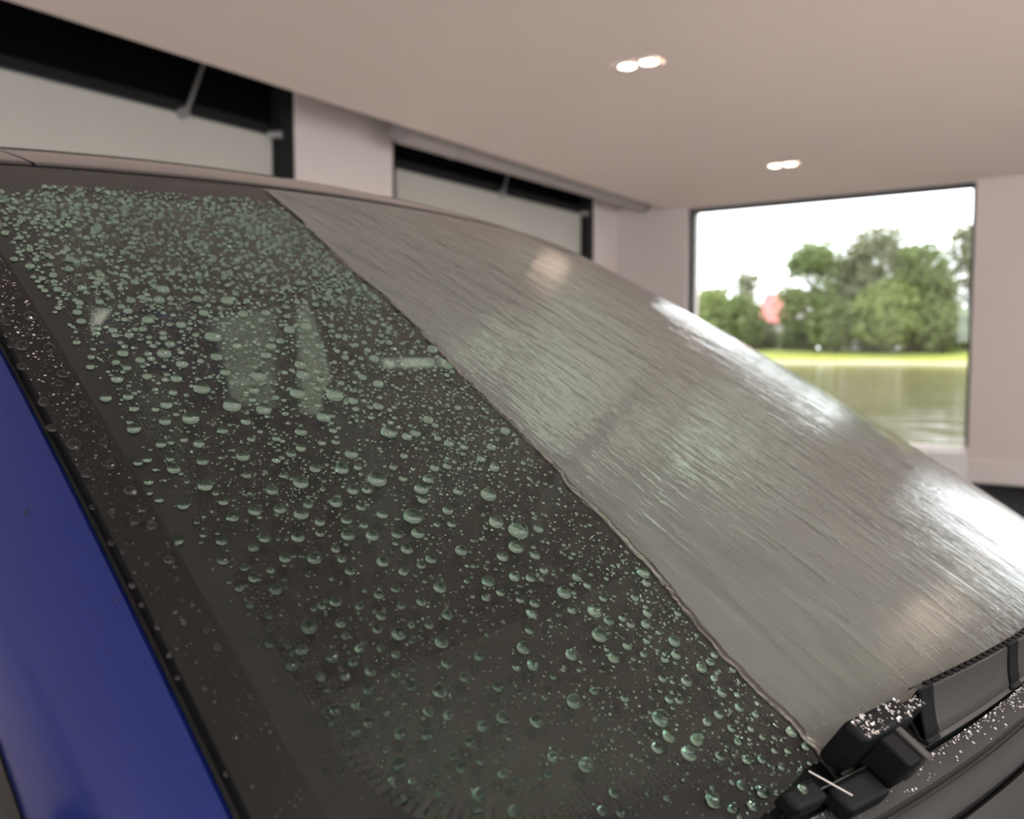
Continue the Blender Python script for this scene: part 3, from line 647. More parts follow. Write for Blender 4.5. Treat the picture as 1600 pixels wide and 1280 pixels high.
# beads read off the photograph: s, v on the glass and radius in mm
DROPS = """-0.7274,0.2749,7.3 -0.8087,0.3086,6.7 -0.8119,0.3545,6.6 -0.8479,0.5760,6.4 -0.7586,0.4122,6.4 -0.7787,0.4698,6.2 -0.8851,0.4663,6.2 -0.8995,0.4943,5.9 -0.7222,0.3188,5.8 -0.8139,0.4775,5.8 -0.7558,0.0928,5.7 -0.9280,0.4535,5.6
-0.8591,0.4581,5.5 -0.7438,0.2591,5.5 -0.8367,0.5076,5.5 -0.8095,0.4408,5.3 -0.7406,0.2877,5.3 -0.7907,0.5051,5.2 -0.7438,0.1652,5.2 -0.8779,0.3617,5.1 -0.9095,0.5505,5.0 -0.7799,0.3372,5.0 -0.8339,0.3724,5.0 -0.7314,0.5892,4.9
-0.7947,0.6438,4.9 -0.9516,0.3719,4.9 -0.7398,0.2076,4.8 -0.7558,0.5841,4.8 -0.9079,0.4005,4.8 -0.8567,0.6673,4.8 -0.7290,0.1856,4.8 -0.8071,0.1224,4.7 -0.5961,0.5382,4.7 -0.9436,0.2239,4.7 -0.9095,0.2826,4.7 -0.7586,0.0647,4.6
-0.6482,0.2076,4.6 -0.6021,0.5066,4.6 -0.8959,0.3280,4.6 -0.7835,0.5219,4.6 -0.8727,0.2999,4.5 -0.7702,0.0326,4.5 -0.9776,0.4469,4.5 -0.7430,0.4499,4.4 -0.8107,0.1708,4.4 -0.8423,0.4239,4.4 -0.7911,0.6173,4.4 -0.8623,0.5418,4.4
-0.8147,0.3887,4.4 -0.7939,0.2326,4.4 -0.8707,0.6474,4.3 -0.7306,0.0264,4.3 -0.6854,0.1438,4.3 -0.8895,0.2040,4.3 -0.9003,0.5331,4.3 -0.7951,0.5561,4.2 -0.7178,0.4836,4.2 -0.6274,0.3969,4.2 -0.9280,0.3382,4.2 -0.8335,0.0795,4.2
-0.8095,0.5413,4.2 -0.9468,0.3346,4.1 -0.8995,0.6097,4.1 -0.7610,0.0800,4.1 -0.7634,0.2525,4.1 -0.7042,0.4234,4.1 -0.8623,0.3351,4.1 -0.7646,0.3474,4.1 -0.8171,0.2902,4.1 -0.9420,0.1137,4.1 -0.9660,0.5158,4.1 -0.7939,0.2657,4.1
-0.9047,0.3576,4.0 -0.8139,0.1565,4.0 -0.6898,0.5260,4.0 -0.8275,0.6484,4.0 -0.9492,0.2601,4.0 -0.9668,0.3938,4.0 -0.9400,0.4749,4.0 -0.7078,0.3887,4.0 -0.8651,0.1902,4.0 -0.7322,0.4071,4.0 -0.7394,0.5530,4.0 -0.8547,0.2953,4.0
-0.8363,0.2765,4.0 -0.9091,0.3362,4.0 -0.6870,0.3499,3.9 -0.7450,0.4035,3.9 -0.9155,0.6893,3.9 -0.8347,0.6204,3.9 -0.7738,0.3091,3.9 -0.8567,0.3765,3.9 -0.8899,0.1545,3.9 -0.9500,0.4530,3.9 -0.8531,0.4867,3.9 -0.8355,0.2356,3.9
-0.9676,0.1974,3.9 -0.9460,0.5551,3.9 -0.8627,0.2683,3.9 -0.8403,0.3459,3.9 -0.7490,0.1453,3.9 -0.9107,0.3050,3.9 -0.9155,0.5112,3.8 -0.9416,0.3994,3.8 -0.8703,0.5989,3.8 -0.7799,0.1560,3.8 -0.9344,0.3091,3.8 -0.8431,0.1167,3.8
-0.8327,0.3157,3.8 -0.8499,0.1474,3.8 -0.6638,0.0530,3.7 -0.7474,0.3285,3.7 -0.8343,0.2928,3.7 -0.7819,0.1969,3.7 -0.6658,0.3770,3.7 -0.8647,0.3152,3.7 -0.9936,0.3188,3.7 -0.7626,0.6183,3.7 -0.7062,0.2734,3.7 -0.7646,0.4602,3.7
-0.7442,0.0713,3.7 -0.8547,0.4030,3.7 -0.8967,0.5663,3.7 -0.8239,0.2632,3.7 -0.9412,0.1969,3.7 -0.8627,0.1254,3.6 -0.9159,0.2407,3.6 -0.9083,0.4351,3.6 -0.9300,0.7342,3.6 -0.7875,0.3249,3.6 -0.6906,0.3637,3.6 -0.9848,0.4897,3.6
-0.8663,0.5168,3.6 -0.7562,0.2275,3.6 -0.7767,0.0754,3.6 -0.8283,0.3443,3.6 -0.6850,0.1178,3.6 -0.7694,0.2316,3.6 -0.7338,0.2474,3.5 -0.7795,0.5648,3.5 -0.9356,0.4204,3.5 -0.7246,0.1749,3.5 -0.7338,0.3601,3.5 -0.9764,0.7188,3.5
-0.9648,0.3122,3.5 -0.9003,0.6479,3.5 -0.7278,0.4964,3.5 -0.7090,0.1116,3.5 -0.6958,0.1637,3.5 -0.7486,0.3596,3.5 -0.9404,0.6729,3.5 -0.9460,0.3020,3.5 -0.9300,0.2867,3.4 -0.9392,0.5178,3.4 -0.8463,0.2111,3.4 -0.9760,0.3530,3.4
-0.9716,0.2938,3.4 -0.9648,0.6714,3.4 -0.8315,0.5586,3.4 -0.9123,0.6270,3.4 -0.6554,0.1984,3.4 -0.7466,0.0213,3.4 -0.6842,0.1724,3.4 -0.7763,0.4964,3.4 -0.8835,0.4438,3.4 -0.9091,0.0821,3.4 -0.7614,0.0239,3.3 -0.8867,0.3168,3.3
-0.7726,0.2045,3.3 -0.7891,0.4836,3.3 -0.9664,0.4897,3.3 -0.9616,0.6275,3.3 -0.9159,0.1275,3.3 -0.8671,0.3974,3.3 -0.9304,0.1321,3.3 -0.6954,0.3816,3.3 -0.9288,0.5841,3.3 -0.9404,0.5933,3.3 -0.9676,0.4734,3.3 -0.9636,0.6112,3.3
-0.9536,0.5979,3.3 -0.8675,0.1601,3.2 -0.9588,0.2734,3.2 -0.7811,0.2943,3.2 -0.8855,0.6995,3.2 -0.7158,0.2188,3.2 -0.9324,0.1673,3.2 -0.9308,0.1897,3.2 -0.8799,0.6847,3.2 -0.8911,0.2652,3.2 -0.8467,0.1729,3.2 -0.9572,0.2071,3.2
-0.9352,0.5428,3.2 -0.8963,0.0667,3.2 -0.8451,0.3265,3.2 -0.9392,0.7122,3.2 -0.7414,0.0346,3.2 -0.9648,0.4244,3.2 -0.8931,0.1152,3.1 -0.8835,0.2397,3.1 -0.9235,0.1805,3.1 -0.6866,0.0815,3.1 -0.8115,0.4219,3.1 -0.8723,0.1734,3.1
-0.9876,0.7342,3.1 -0.9816,0.4081,3.1 -0.6962,0.1331,3.1 -0.8571,0.2265,3.1 -0.9896,0.4056,3.1 -0.9600,0.6995,3.1 -0.8855,0.3367,3.1 -0.8187,0.4066,3.1 -0.9540,0.1412,3.1 -0.8503,0.0907,3.1 -0.8319,0.4071,3.1 -0.9464,0.3515,3.0
-0.6890,0.0953,3.0 -0.9087,0.1749,3.0 -0.9900,0.3826,3.0 -0.9448,0.1591,3.0 -0.9716,0.2673,3.0 -0.7875,0.3520,3.0 -0.8927,0.2214,3.0 -0.8355,0.2591,3.0 -0.9223,0.2219,3.0 -0.8191,0.3719,3.0 -0.7086,0.0443,3.0 -0.8531,0.2560,3.0
-0.8795,0.1229,3.0 -0.9111,0.5943,3.0 -0.7202,0.0479,3.0 -0.9055,0.1423,3.0 -0.6722,0.1198,3.0 -0.7374,0.0565,2.9 -0.7951,0.1836,2.9 -0.8907,0.2775,2.9 -0.7474,0.1912,2.9 -0.8835,0.3913,2.9 -0.7130,0.2096,2.9 -0.7390,0.2316,2.9
-0.9732,0.2168,2.9 -0.8867,0.3729,2.9 -0.7298,0.1509,2.9 -0.7106,0.1948,2.9 -0.8067,0.2188,2.9 -0.8875,0.0902,2.8 -0.8451,0.0504,2.8 -0.7258,0.1193,2.8 -0.9155,0.3775,2.8 -0.9796,0.5760,2.8 -0.9608,0.2841,2.8 -0.7094,0.1668,2.8
-0.8271,0.1581,2.8 -0.9408,0.1805,2.8 -0.6642,0.0407,2.8 -0.8547,0.3071,2.8 -0.8683,0.2423,2.8 -0.8955,0.1366,2.8 -0.7666,0.3790,2.8 -0.9576,0.5413,2.8 -0.7090,0.0821,2.8 -0.7290,0.1009,2.8 -0.9556,0.1841,2.8 -0.9015,0.2111,2.8
-0.9516,0.5316,2.8 -0.7362,0.1035,2.8 -0.6814,0.1882,2.7 -0.7815,0.2106,2.7 -0.9296,0.0902,2.7 -0.7923,0.2203,2.7 -0.7090,0.0703,2.7 -0.9716,0.2509,2.7 -0.7238,0.0800,2.7 -0.9896,0.3622,2.7 -0.8735,0.2265,2.7 -0.8299,0.0581,2.7
-0.7871,0.3668,2.7 -0.7138,0.0606,2.7 -0.8927,0.3055,2.7 -0.8647,0.2060,2.7 -0.9215,0.1989,2.7 -0.9588,0.1581,2.7 -0.9444,0.1448,2.7 -0.8951,0.1020,2.7 -0.8691,0.4183,2.7 -0.8899,0.2877,2.7 -0.6622,0.1239,2.7 -0.9091,0.1009,2.7
-0.8907,0.4204,2.6 -0.9256,0.1025,2.6 -0.6562,0.1652,2.6 -0.7086,0.1509,2.6 -0.9023,0.2331,2.6 -0.7110,0.1739,2.6 -0.9247,0.2111,2.6 -0.9079,0.1958,2.6 -0.9011,0.1887,2.6 -0.7090,0.1326,2.6 -0.9940,0.3709,2.6 -0.6834,0.1071,2.6
-0.9268,0.2392,2.6 -0.7226,0.1412,2.6 -0.9163,0.0739,2.6 -0.9448,0.4275,2.6 -0.6818,0.0428,2.6 -0.7943,0.2964,2.6 -0.7690,0.1142,2.6 -0.6922,0.0463,2.5 -0.7867,0.1254,2.5 -0.9448,0.2780,2.5 -0.9516,0.0923,2.5 -0.9736,0.3346,2.5
-0.6994,0.0351,2.5 -0.9744,0.3209,2.5 -0.9636,0.2382,2.4 -0.9976,0.3106,2.4 -0.8963,0.1749,2.4 -0.9055,0.1617,2.4 -0.8355,0.0453,2.4 -0.9091,0.1096,2.4 -0.8835,0.0836,2.4 -0.9652,0.1504,2.4 -0.8767,0.2086,2.3 -0.8067,0.1438,2.3
-0.6942,0.0652,2.3 -0.9560,0.1739,2.3 -0.8843,0.1963,2.3 -0.6594,0.1086,2.3 -0.8615,0.0815,2.3 -0.6778,0.0902,2.2 -0.6790,0.0729,2.2 -0.6738,0.0305,2.2 -0.6858,0.0295,2.2 -0.9308,0.1484,2.1 -0.9440,0.1244,2.0 -0.9684,0.2275,2.0
-0.9408,0.1009,2.0 -0.9520,0.1045,2.0 -0.6678,0.0800,1.9 -0.6918,0.1545,1.9 -0.7214,0.0218,1.7"""
TDROPS = """0.0057,0.6148,5.0 0.0211,0.6090,3.5 0.0254,0.5945,2.4 0.0101,0.5974,2.6 0.0130,0.5858,2.4 0.0203,0.5712,5.1 0.0057,0.5625,4.8 0.0072,0.5799,2.8 0.0262,0.5450,3.6 0.0145,0.5392,2.7 0.0072,0.5217,4.0 0.0116,0.5101,3.4
0.0108,0.4926,2.4 0.0247,0.4926,4.1 0.0050,0.4781,3.2 0.0123,0.4694,4.1 0.0050,0.4519,2.2 0.0108,0.4490,3.1 0.0276,0.4606,3.4 0.0036,0.4985,2.4 0.0167,0.6323,4.3 0.0262,0.5770,2.4 0.0087,0.4024,3.9 0.0225,0.3995,3.8
0.0057,0.3704,4.1 0.0276,0.3675,2.1 0.0203,0.3559,2.3 0.0116,0.3413,3.7 0.0050,0.3326,3.7 0.0057,0.2977,3.3 0.0240,0.3181,2.0 0.0276,0.2890,2.1 0.0276,0.2715,1.8 0.0254,0.2511,2.1 0.0262,0.2279,1.9 0.0276,0.2104,1.8
0.0138,0.2453,1.8 0.0057,0.2337,2.2 0.0050,0.2191,2.4 0.0057,0.2570,1.9 0.0189,0.1959,2.0 0.0167,0.1580,2.0 0.0269,0.1406,1.4 0.0065,0.2802,1.7 0.0276,0.3297,2.0 0.0021,0.1784,1.8 0.0167,0.3006,1.6 0.0072,0.6730,2.9
0.0065,0.6527,3.3 0.0211,0.4344,5.1 0.0057,0.4286,3.1"""
PEAR = None
tree(-34.0, 118, 14.0, 5.2, 0, 1, 'broad dull green tree just right of the red roofed house', 1.1)
tree(-26.8, 119, 15.4, 5.4, 2, 2, 'tallest round crowned tree in the middle of the bank', 1.2)
tree(-21.4, 117, 12.8, 4.2, 0, 3, 'leafy green tree between the middle tree and the sparse one', .9)
tree(-16.8, 121, 15.3, 3.6, 2, 4, 'sparse tall tree with see-through crown at the window edge', .38, .3)
tree(-24.2, 114.5, 8.2, 4.6, 1, 5, 'low light green tree in front of the tall ones', 1.0, .1)
tree(-30.5, 115, 6.6, 3.8, 0, 6, 'low bushy tree under the broad one by the water', .8, .08)
tree(-48.0, 118, 8.6, 4.0, 1, 7, 'round pale green tree nearest the black window frame', .9, .12)
tree(-43.6, 117, 7.4, 3.2, 0, 8, 'small green tree left of the red roofed house', .7, .1)
tree(-47.5, 130, 12.2, 3.4, 2, 9, 'thin twiggy tree standing up behind the small ones', .22, .25)
tree(-18.5, 115, 5.5, 3.6, 0, 10, 'low dark tree below the sparse tall one', .7, .08)
tree(-29.5, 127, 10.5, 5.0, 0, 11, 'bushy tree filling the gap behind the broad and the middle tree', 1.0, .05)
tree(-22.5, 127, 9.5, 5.0, 2, 12, 'bushy tree filling the gap behind the right hand trees', 1.0, .05)
tree(-37.0, 121, 3.6, 2.6, 0, 13, 'low shrub in front of the white house', .6, .05)
tree(-14.5, 124, 6.0, 4.2, 0, 14, 'bushy tree mostly hidden behind the right window jamb', .7, .05)
tree(-43.8, 124, 4.2, 2.8, 2, 15, 'low shrub at the foot of the small tree left of the house', .6, .05)
M_ROOFTILE = mat('red_roof_tiles', (.50, .16, .15), .8, noise=(1.5, .15)); M_RENDER = mat('white_render', (.62, .60, .58), .85); M_GLASSD = mat('dark_glass', (.06, .07, .08), .15)
def house(x, y, w, d, hw, hr, label, roofm):
    z0 = 1.2; root = empty('house', (x, y, z0)); tag(root, label, 'house')
    m = MB(); m.box((x - w / 2, y - d / 2, z0 - .4), (x + w / 2, y + d / 2, z0 + hw)); m.add([(x - w / 2, y - d / 2, z0 + hw), (x - w / 2, y + d / 2, z0 + hw), (x - w / 2, y, z0 + hw + hr)], [(0, 1, 2)]); m.add([(x + w / 2, y - d / 2, z0 + hw), (x + w / 2, y + d / 2, z0 + hw), (x + w / 2, y, z0 + hw + hr)], [(0, 1, 2)]); m.build('wall', M_RENDER, root)
    m = MB(); o_ = .4
    for sy in (-1, 1): m.hexa([(x - w / 2 - o_, y + sy * (d / 2 + o_), z0 + hw - .3), (x + w / 2 + o_, y + sy * (d / 2 + o_), z0 + hw - .3), (x + w / 2 + o_, y, z0 + hw + hr), (x - w / 2 - o_, y, z0 + hw + hr), (x - w / 2 - o_, y + sy * (d / 2 + o_), z0 + hw - .1), (x + w / 2 + o_, y + sy * (d / 2 + o_), z0 + hw - .1), (x + w / 2 + o_, y, z0 + hw + hr + .2), (x - w / 2 - o_, y, z0 + hw + hr + .2)])
    m.build('roof', roofm, root)
    m = MB(); m.box((x + w * .2, y - .4, z0 + hw + hr * .6), (x + w * .2 + .7, y + .4, z0 + hw + hr + .8)); m.build('chimney', M_RENDER, root)
    for wx in (-.3, 0, .3):
        m = MB(); m.box((x + w * wx - .5, y - d / 2 - .06, z0 + 1.2), (x + w * wx + .5, y - d / 2 + .02, z0 + 2.6)); m.build('house_window', M_GLASSD, root)
house(-42.0, 130, 4.8, 7.5, 4.2, 4.0, 'white house with a steep red roof behind the trees', M_ROOFTILE)
house(-18.2, 134, 6.5, 6, 3.0, 1.6, 'low pale house between the trunks by the window edge', mat('grey_roof', (.30, .29, .29), .8))

# ---------------------------------------------------------------- sheet of water over the uncoated side of the windscreen
def film_mat(name='water_sheet', milk=True):
    """top face: Fresnel reflection over refraction; the foot lies on the glass and only refracts"""
    m = bpy.data.materials.new(name); m.use_nodes = True; n = m.node_tree.nodes; L = m.node_tree.links; n.clear()
    o = n.new('ShaderNodeOutputMaterial'); mx = n.new('ShaderNodeMixShader'); re_ = n.new('ShaderNodeBsdfRefraction'); gl = n.new('ShaderNodeBsdfGlossy'); fr = n.new('ShaderNodeFresnel')
    re_.inputs['IOR'].default_value = 1.33; re_.inputs['Roughness'].default_value = .02; gl.inputs['Roughness'].default_value = .04; fr.inputs['IOR'].default_value = 1.33
    df = n.new('ShaderNodeBsdfDiffuse'); df.inputs[0].default_value = (.72, .80, .72, 1); mk = n.new('ShaderNodeMixShader'); mk.inputs[0].default_value = .11    # slightly milky: pale diffuse share added to lift its brightness
    L.new(re_.outputs[0], mk.inputs[1]); L.new(df.outputs[0], mk.inputs[2])
    L.new(fr.outputs[0], mx.inputs[0]); L.new(mk.outputs[0], mx.inputs[1]); L.new(gl.outputs[0], mx.inputs[2]); L.new(mx.outputs[0], o.inputs[0])
    uv = n.new('ShaderNodeUVMap'); uv.uv_map = 'flow'
    def layer(scale, rot, detail, dist):
        mp = n.new('ShaderNodeMapping'); mp.inputs['Scale'].default_value = scale; mp.inputs['Rotation'].default_value = (0, 0, rot); L.new(uv.outputs[0], mp.inputs[0])
        x = n.new('ShaderNodeTexNoise'); x.inputs['Scale'].default_value = 1; x.inputs['Detail'].default_value = detail; x.inputs['Distortion'].default_value = dist; L.new(mp.outputs[0], x.inputs['Vector']); return x.outputs['Fac']
    a = layer((95, 20, 1), math.radians(14), 2.5, .7); c = layer((300, 70, 1), math.radians(8), 2, .5); d = layer((16, 5, 1), math.radians(20), 1, .3); e = layer((210, 9, 1), math.radians(11), 1, .25)
    cb = n.new('ShaderNodeMath'); cb.operation = 'MULTIPLY'; L.new(a, cb.inputs[0]); L.new(e, cb.inputs[1])                # thin pale streaks painted in for the sheen of the ripples
    mr = n.new('ShaderNodeMapRange'); mr.inputs['From Min'].default_value = .12; mr.inputs['From Max'].default_value = .40; mr.inputs['To Min'].default_value = .062; mr.inputs['To Max'].default_value = .10
    L.new(cb.outputs[0], mr.inputs['Value'])
    if milk: L.new(mr.outputs[0], mk.inputs[0])
    else: mk.inputs[0].default_value = 0
    def bump(h, dist, prev=None):
        b = n.new('ShaderNodeBump'); b.inputs['Strength'].default_value = 1; b.inputs['Distance'].default_value = dist; L.new(h, b.inputs['Height'])
        if prev: L.new(prev, b.inputs['Normal'])
        return b.outputs[0]
    q = bump(d, .0008); q = bump(a, .00062, q); q = bump(e, .0003, q); q = bump(c, .00025, q)
    for s_ in (re_, gl, fr, df): L.new(q, s_.inputs['Normal'])
    return m
def foot_mat():
    m = bpy.data.materials.new('water_foot'); m.use_nodes = True; n = m.node_tree.nodes; L = m.node_tree.links; n.clear()
    o = n.new('ShaderNodeOutputMaterial'); r = n.new('ShaderNodeBsdfRefraction'); r.inputs['IOR'].default_value = 1.33; r.inputs['Roughness'].default_value = 0; L.new(r.outputs[0], o.inputs[0]); return m
def edge_s(v): return np.interp(v, [0, .049, .121, .231, .36, .512, .647, .752, .851, 1], [-.668, -.663, -.656, -.636, -.619, -.596, -.569, -.556, -.527, -.49])
vv = np.linspace(.004, .982, 420); uu = np.concatenate([[0, .0006, .0012, .0022, .0035, .006], np.linspace(.01, 1, 150)])
rng = np.random.default_rng(11)
def wob(v, n, amp):
    x = np.linspace(0, 1, n); y = rng.normal(size=n) * amp; return np.interp(v, x, y)
jag = wob(vv, 30, .0022) + wob(vv, 110, .0011) + wob(vv, 300, .0008)
es = edge_s(vv) + jag
S = es[:, None] + (.996 - es[:, None]) * uu[None]; V = np.repeat(vv[:, None], len(uu), 1)
x_m = (S - es[:, None]) * (WB + (WT - WB) * V)
lip = 1 - np.exp(-x_m / .0011); bead = .0006 * np.exp(-((x_m - .003) / .003)**2)
th = (.0014 * lip + bead) * np.clip((1 - S) / .01, .15, 1)
k1 = rng.normal(size=(6, 3))
th = th * (1 + .10 * np.sin(S * 60 + V * 9 + 1) * np.sin(V * 40)) + .0003
a = W(S, V, th + .0003); b_ = W(S, V, np.full(S.shape, .0003))
m = MB(); m.grid(a); nb_ = len(m.f); m.grid(b_[:, ::-1]); nc_ = len(m.f); m.grid(np.stack([b_[:, 0], a[:, 0]])); m.grid(np.stack([a[:, -1], b_[:, -1]])); m.grid(np.stack([a[0], b_[0]])); m.grid(np.stack([b_[-1], a[-1]]))
film = obj('water_film', m.v, m.f, film_mat(), None, True, loc=(-.4, 1.2, EYE)); film.data.flip_normals(); film.data.materials.append(foot_mat()); film.data.materials.append(film_mat('clear_water_edge', False))
for i in range(nb_):
    if i % (len(uu) - 1) < 4: film.data.polygons[i].material_index = 2
tag(film, 'rippled sheet of water covering the far, uncoated part of the windscreen', 'water film', kind='stuff')
uvl = film.data.uv_layers.new(name='flow')
mx_ = (S * .66).reshape(-1); my_ = (V * LEN).reshape(-1)
vi = np.zeros(len(film.data.loops), dtype=np.int32); film.data.loops.foreach_get('vertex_index', vi)
P_all = np.array(m.v); UVv = np.zeros((len(P_all), 2)); UVv[:len(mx_)] = np.stack([mx_, my_], 1)
UVv[len(mx_):2 * len(mx_)] = np.stack([(S[:, ::-1] * .66).reshape(-1), my_], 1)
uvl.data.foreach_set('uv', UVv[vi].astype(np.float32).ravel())

# ---------------------------------------------------------------- water beads on the coated near part
def bead_mesh(name, ang, nseg, nring, tear=0.):
    """liquid cap of base-independent unit widest radius and contact angle 'ang', closed by a flat foot; z up, foot at z = 0"""
    v = []; f = []; ca = math.radians(ang); R_ = 1 / (1 if ang >= 90 else math.sin(ca)); zc = -R_ * math.cos(ca)
    for i in range(nring):
        p = ca * (i + 1) / nring
        for k in range(nseg):
            a = 2 * math.pi * k / nseg; x = R_ * math.sin(p) * math.cos(a); y = R_ * math.sin(p) * math.sin(a); z = zc + R_ * math.cos(p)
            if tear and x > 0: y *= 1 - .35 * tear * x * x; x *= 1 + tear * .5; z *= 1 - .45 * tear * min(1, x / 1.3)
            v.append((x, y, z * .97))
    v.append((0, 0, (zc + R_) * .97)); top = len(v) - 1
    f += [(top, k, (k + 1) % nseg) for k in range(nseg)]
    for i in range(nring - 1): f += [(i * nseg + k, (i + 1) * nseg + k, (i + 1) * nseg + (k + 1) % nseg, i * nseg + (k + 1) % nseg) for k in range(nseg)]
    v.append((0, 0, 0)); c_ = len(v) - 1; f += [(c_, (nring - 1) * nseg + (k + 1) % nseg, (nring - 1) * nseg + k) for k in range(nseg)]
    return np.array(v), f
def bead_data(name, *a, foot=None, **k):
    v, f = bead_mesh(name, *a, **k); me = bpy.data.meshes.new(name); me.from_pydata(v.tolist(), [], f); me.shade_smooth(); me.set_sharp_from_angle(angle=math.radians(50)); me.materials.append(M_DROP); me.materials.append(foot or M_FOOT)
    for p in me.polygons:
        if max(v[i][2] for i in p.vertices) < 1e-4: p.material_index = 1
    return me
BEADS = [bead_data('water_bead', 90, 32, 12), bead_data('water_bead_b', 86, 32, 12), bead_data('water_bead_c', 94, 32, 12)]
TEAR = bead_data('water_bead_pear', 92, 36, 12, tear=.8)
FLAT = [bead_data('flat_bead', 76, 28, 9, foot=M_TRIM), bead_data('flat_bead_b', 66, 28, 9, foot=M_TRIM)]
BLUEBEAD = bead_data('blue_panel_bead', 62, 24, 8, foot=M_BLUE)
def frame_at(P, N, spin, r, sx=1., sy=1., sz=1.):
    N = Vector(N); t = Vector((-.85, .15, .5)); t = (t - N * t.dot(N)).normalized(); u = N.cross(t)
    c, s_ = math.cos(spin), math.sin(spin); X = t * c + u * s_; Y = N.cross(X)
    return Matrix(((X.x * r * sx, Y.x * r * sy, N.x * r * sz, P[0]), (X.y * r * sx, Y.y * r * sy, N.y * r * sz, P[1]), (X.z * r * sx, Y.z * r * sy, N.z * r * sz, P[2]), (0, 0, 0, 1)))
rr = random.Random(7)
big = [tuple(float(q) for q in t.split(',')) for t in DROPS.split()]
def bead_label(s, v, r):
    size = 'large' if r > .0048 else 'medium' if r > .0036 else 'small'
    x = (1 + s) * (WB + (WT - WB) * v); y = v * LEN
    if y < .05: z = 'on the black border at the foot of the coated glass'
    elif x < .05: z = 'on the coated glass close to the black pillar trim'
    elif (edge_s(v) - s) * .66 < .03: z = "on the coated glass along the water sheet's edge"
    elif v > .62: z = 'in the crowded upper part of the coated glass'
    elif v > .38: z = 'in the upper middle of the coated glass'
    elif v > .2: z = 'in the lower middle of the coated glass'
    else: z = 'in the lowest part of the coated glass'
    return f'{size} clear water bead {z}'
def put(me, Mx, label, group, cat='water drop', name='water_drop'):
    o = bpy.data.objects.new(name, me); C.objects.link(o); o.matrix_world = Mx; return tag(o, label, cat, group)
pear_at = int(np.argmin([(s + .6245)**2 + (v - .262)**2 + (0 if r > 4 else 1) for s, v, r in big])) if PEAR is None else PEAR
placed = []
rest = []
for i, (s, v, r) in enumerate(big):
    r = r / 1000 * .97; P = W(s, v, .0003); N = normal(s, v); placed.append((P, r))
    if i < 298:
        if i == pear_at: put(TEAR, frame_at(P, N, .5, r * .9), 'pear shaped water bead, its narrow end pointing to the upper left', 'beads on the coated glass')
        else: put(BEADS[i % 3], frame_at(P, N, rr.uniform(0, 6.28), r, rr.uniform(.95, 1.06), 1, rr.uniform(.86, 1.02)), bead_label(s, v, r), 'beads on the coated glass')
    else: rest.append((P, N, r))
# smaller beads and mist between them
PL = np.array([p for p, _ in placed]); PR = np.array([r for _, r in placed]); cell = {}
def add_cell(P, r): cell.setdefault(tuple((P // .012).astype(int)), []).append((P, r))
for p, r in placed: add_cell(p, r)
def free(P, r, gap):
    k = (P // .012).astype(int)
    for a in (-1, 0, 1):
        for b in (-1, 0, 1):
            for c in (-1, 0, 1):
                for q, rq in cell.get((k[0] + a, k[1] + b, k[2] + c), ()):
                    if ((q - P)**2).sum() < ((r + rq) * gap)**2: return False
    return True
g2 = np.random.default_rng(21)
def inside(s, v):
    x = (1 + s) * (WB + (WT - WB) * v); y = (1 - v) * LEN; return (y > .06) & (x > .012) & ~((x < .085) & (y < .135) & ((x - .085)**2 + (y - .135)**2 > .073**2))
def scatter(n, rlo, rhi, pw, vdens, gap, tries):
    got = 0
    s_ = g2.uniform(-.995, -.5, tries); v_ = g2.uniform(.012, .985, tries); r_ = rlo + (rhi - rlo) * g2.uniform(0, 1, tries)**pw; keep = (s_ < edge_s(v_) - .006) & inside(s_, v_) & (g2.uniform(0, 1, tries) < vdens(v_, s_))
    Pa = W(s_, v_, np.full(tries, .0003)); Na = normal(s_, v_)
    for i in np.nonzero(keep)[0]:
        if free(Pa[i], r_[i], gap):
            add_cell(Pa[i], r_[i]); rest.append((Pa[i], Na[i], r_[i])); got += 1
            if got >= n: break
scatter(1150, .0014, .0030, 1.7, lambda v, s: np.clip((v - .38) * 3.0, .0, 1) * np.clip((1.0 - v) * 9, .2, 1), .95, 16000)
scatter(700, .0009, .0020, 1.5, lambda v, s: np.clip((v - .2) * 3 + .25, .15, 1), .95, 9000)
scatter(800, .0008, .0017, 1.5, lambda v, s: np.where(s > edge_s(v) - .10, 1, .35), .98, 9000)
mist0 = len(rest)
clump = g2.normal(size=(400, 2)); cs = g2.uniform(-.99, -.52, 420); cv = g2.uniform(.01, .97, 420)
def mist(n):
    k = g2.integers(0, 420, n); s_ = cs[k] + g2.normal(size=n) * .022; v_ = cv[k] + g2.normal(size=n) * .025; r_ = .00028 + .00062 * g2.uniform(0, 1, n)**2.2
    ok = (s_ < edge_s(np.clip(v_, 0, 1)) - .003) & (s_ > -.996) & (v_ > .01) & inside(s_, v_); Pa = W(s_, v_, np.full(n, .0003)); Na = normal(s_, v_)
    for i in np.nonzero(ok)[0]:
        if free(Pa[i], r_[i], .9): rest.append((Pa[i], Na[i], r_[i]))
mist(13000)
def merge(name, items, nseg, nring, angs, m_, label, loc, foot=None):
    Vs = []; Fs = []; k = 0; foot = foot or M_FOOT
    shapes = [bead_mesh('x', a, nseg, nring) for a in angs]
    for i, (P, N, r) in enumerate(items):
        v, f = shapes[i % len(shapes)]; Mx = np.array(frame_at(P, N, i * 1.7, r)); q = v @ Mx[:3, :3].T + Mx[:3, 3]
        Vs.append(q); Fs += [tuple(j + k for j in t) for t in f]; k += len(v)
    o = obj(name, np.concatenate(Vs), Fs, m_, None, True, loc=loc); o.data.set_sharp_from_angle(angle=math.radians(50)); o.data.materials.append(foot)
    nf = nseg * (nring + 1); mi = np.zeros(len(o.data.polygons), dtype=np.int32); mi.reshape(-1, nf)[:, nf - nseg:] = 1; o.data.polygons.foreach_set('material_index', mi)
    return tag(o, label, 'water drops', kind='stuff')
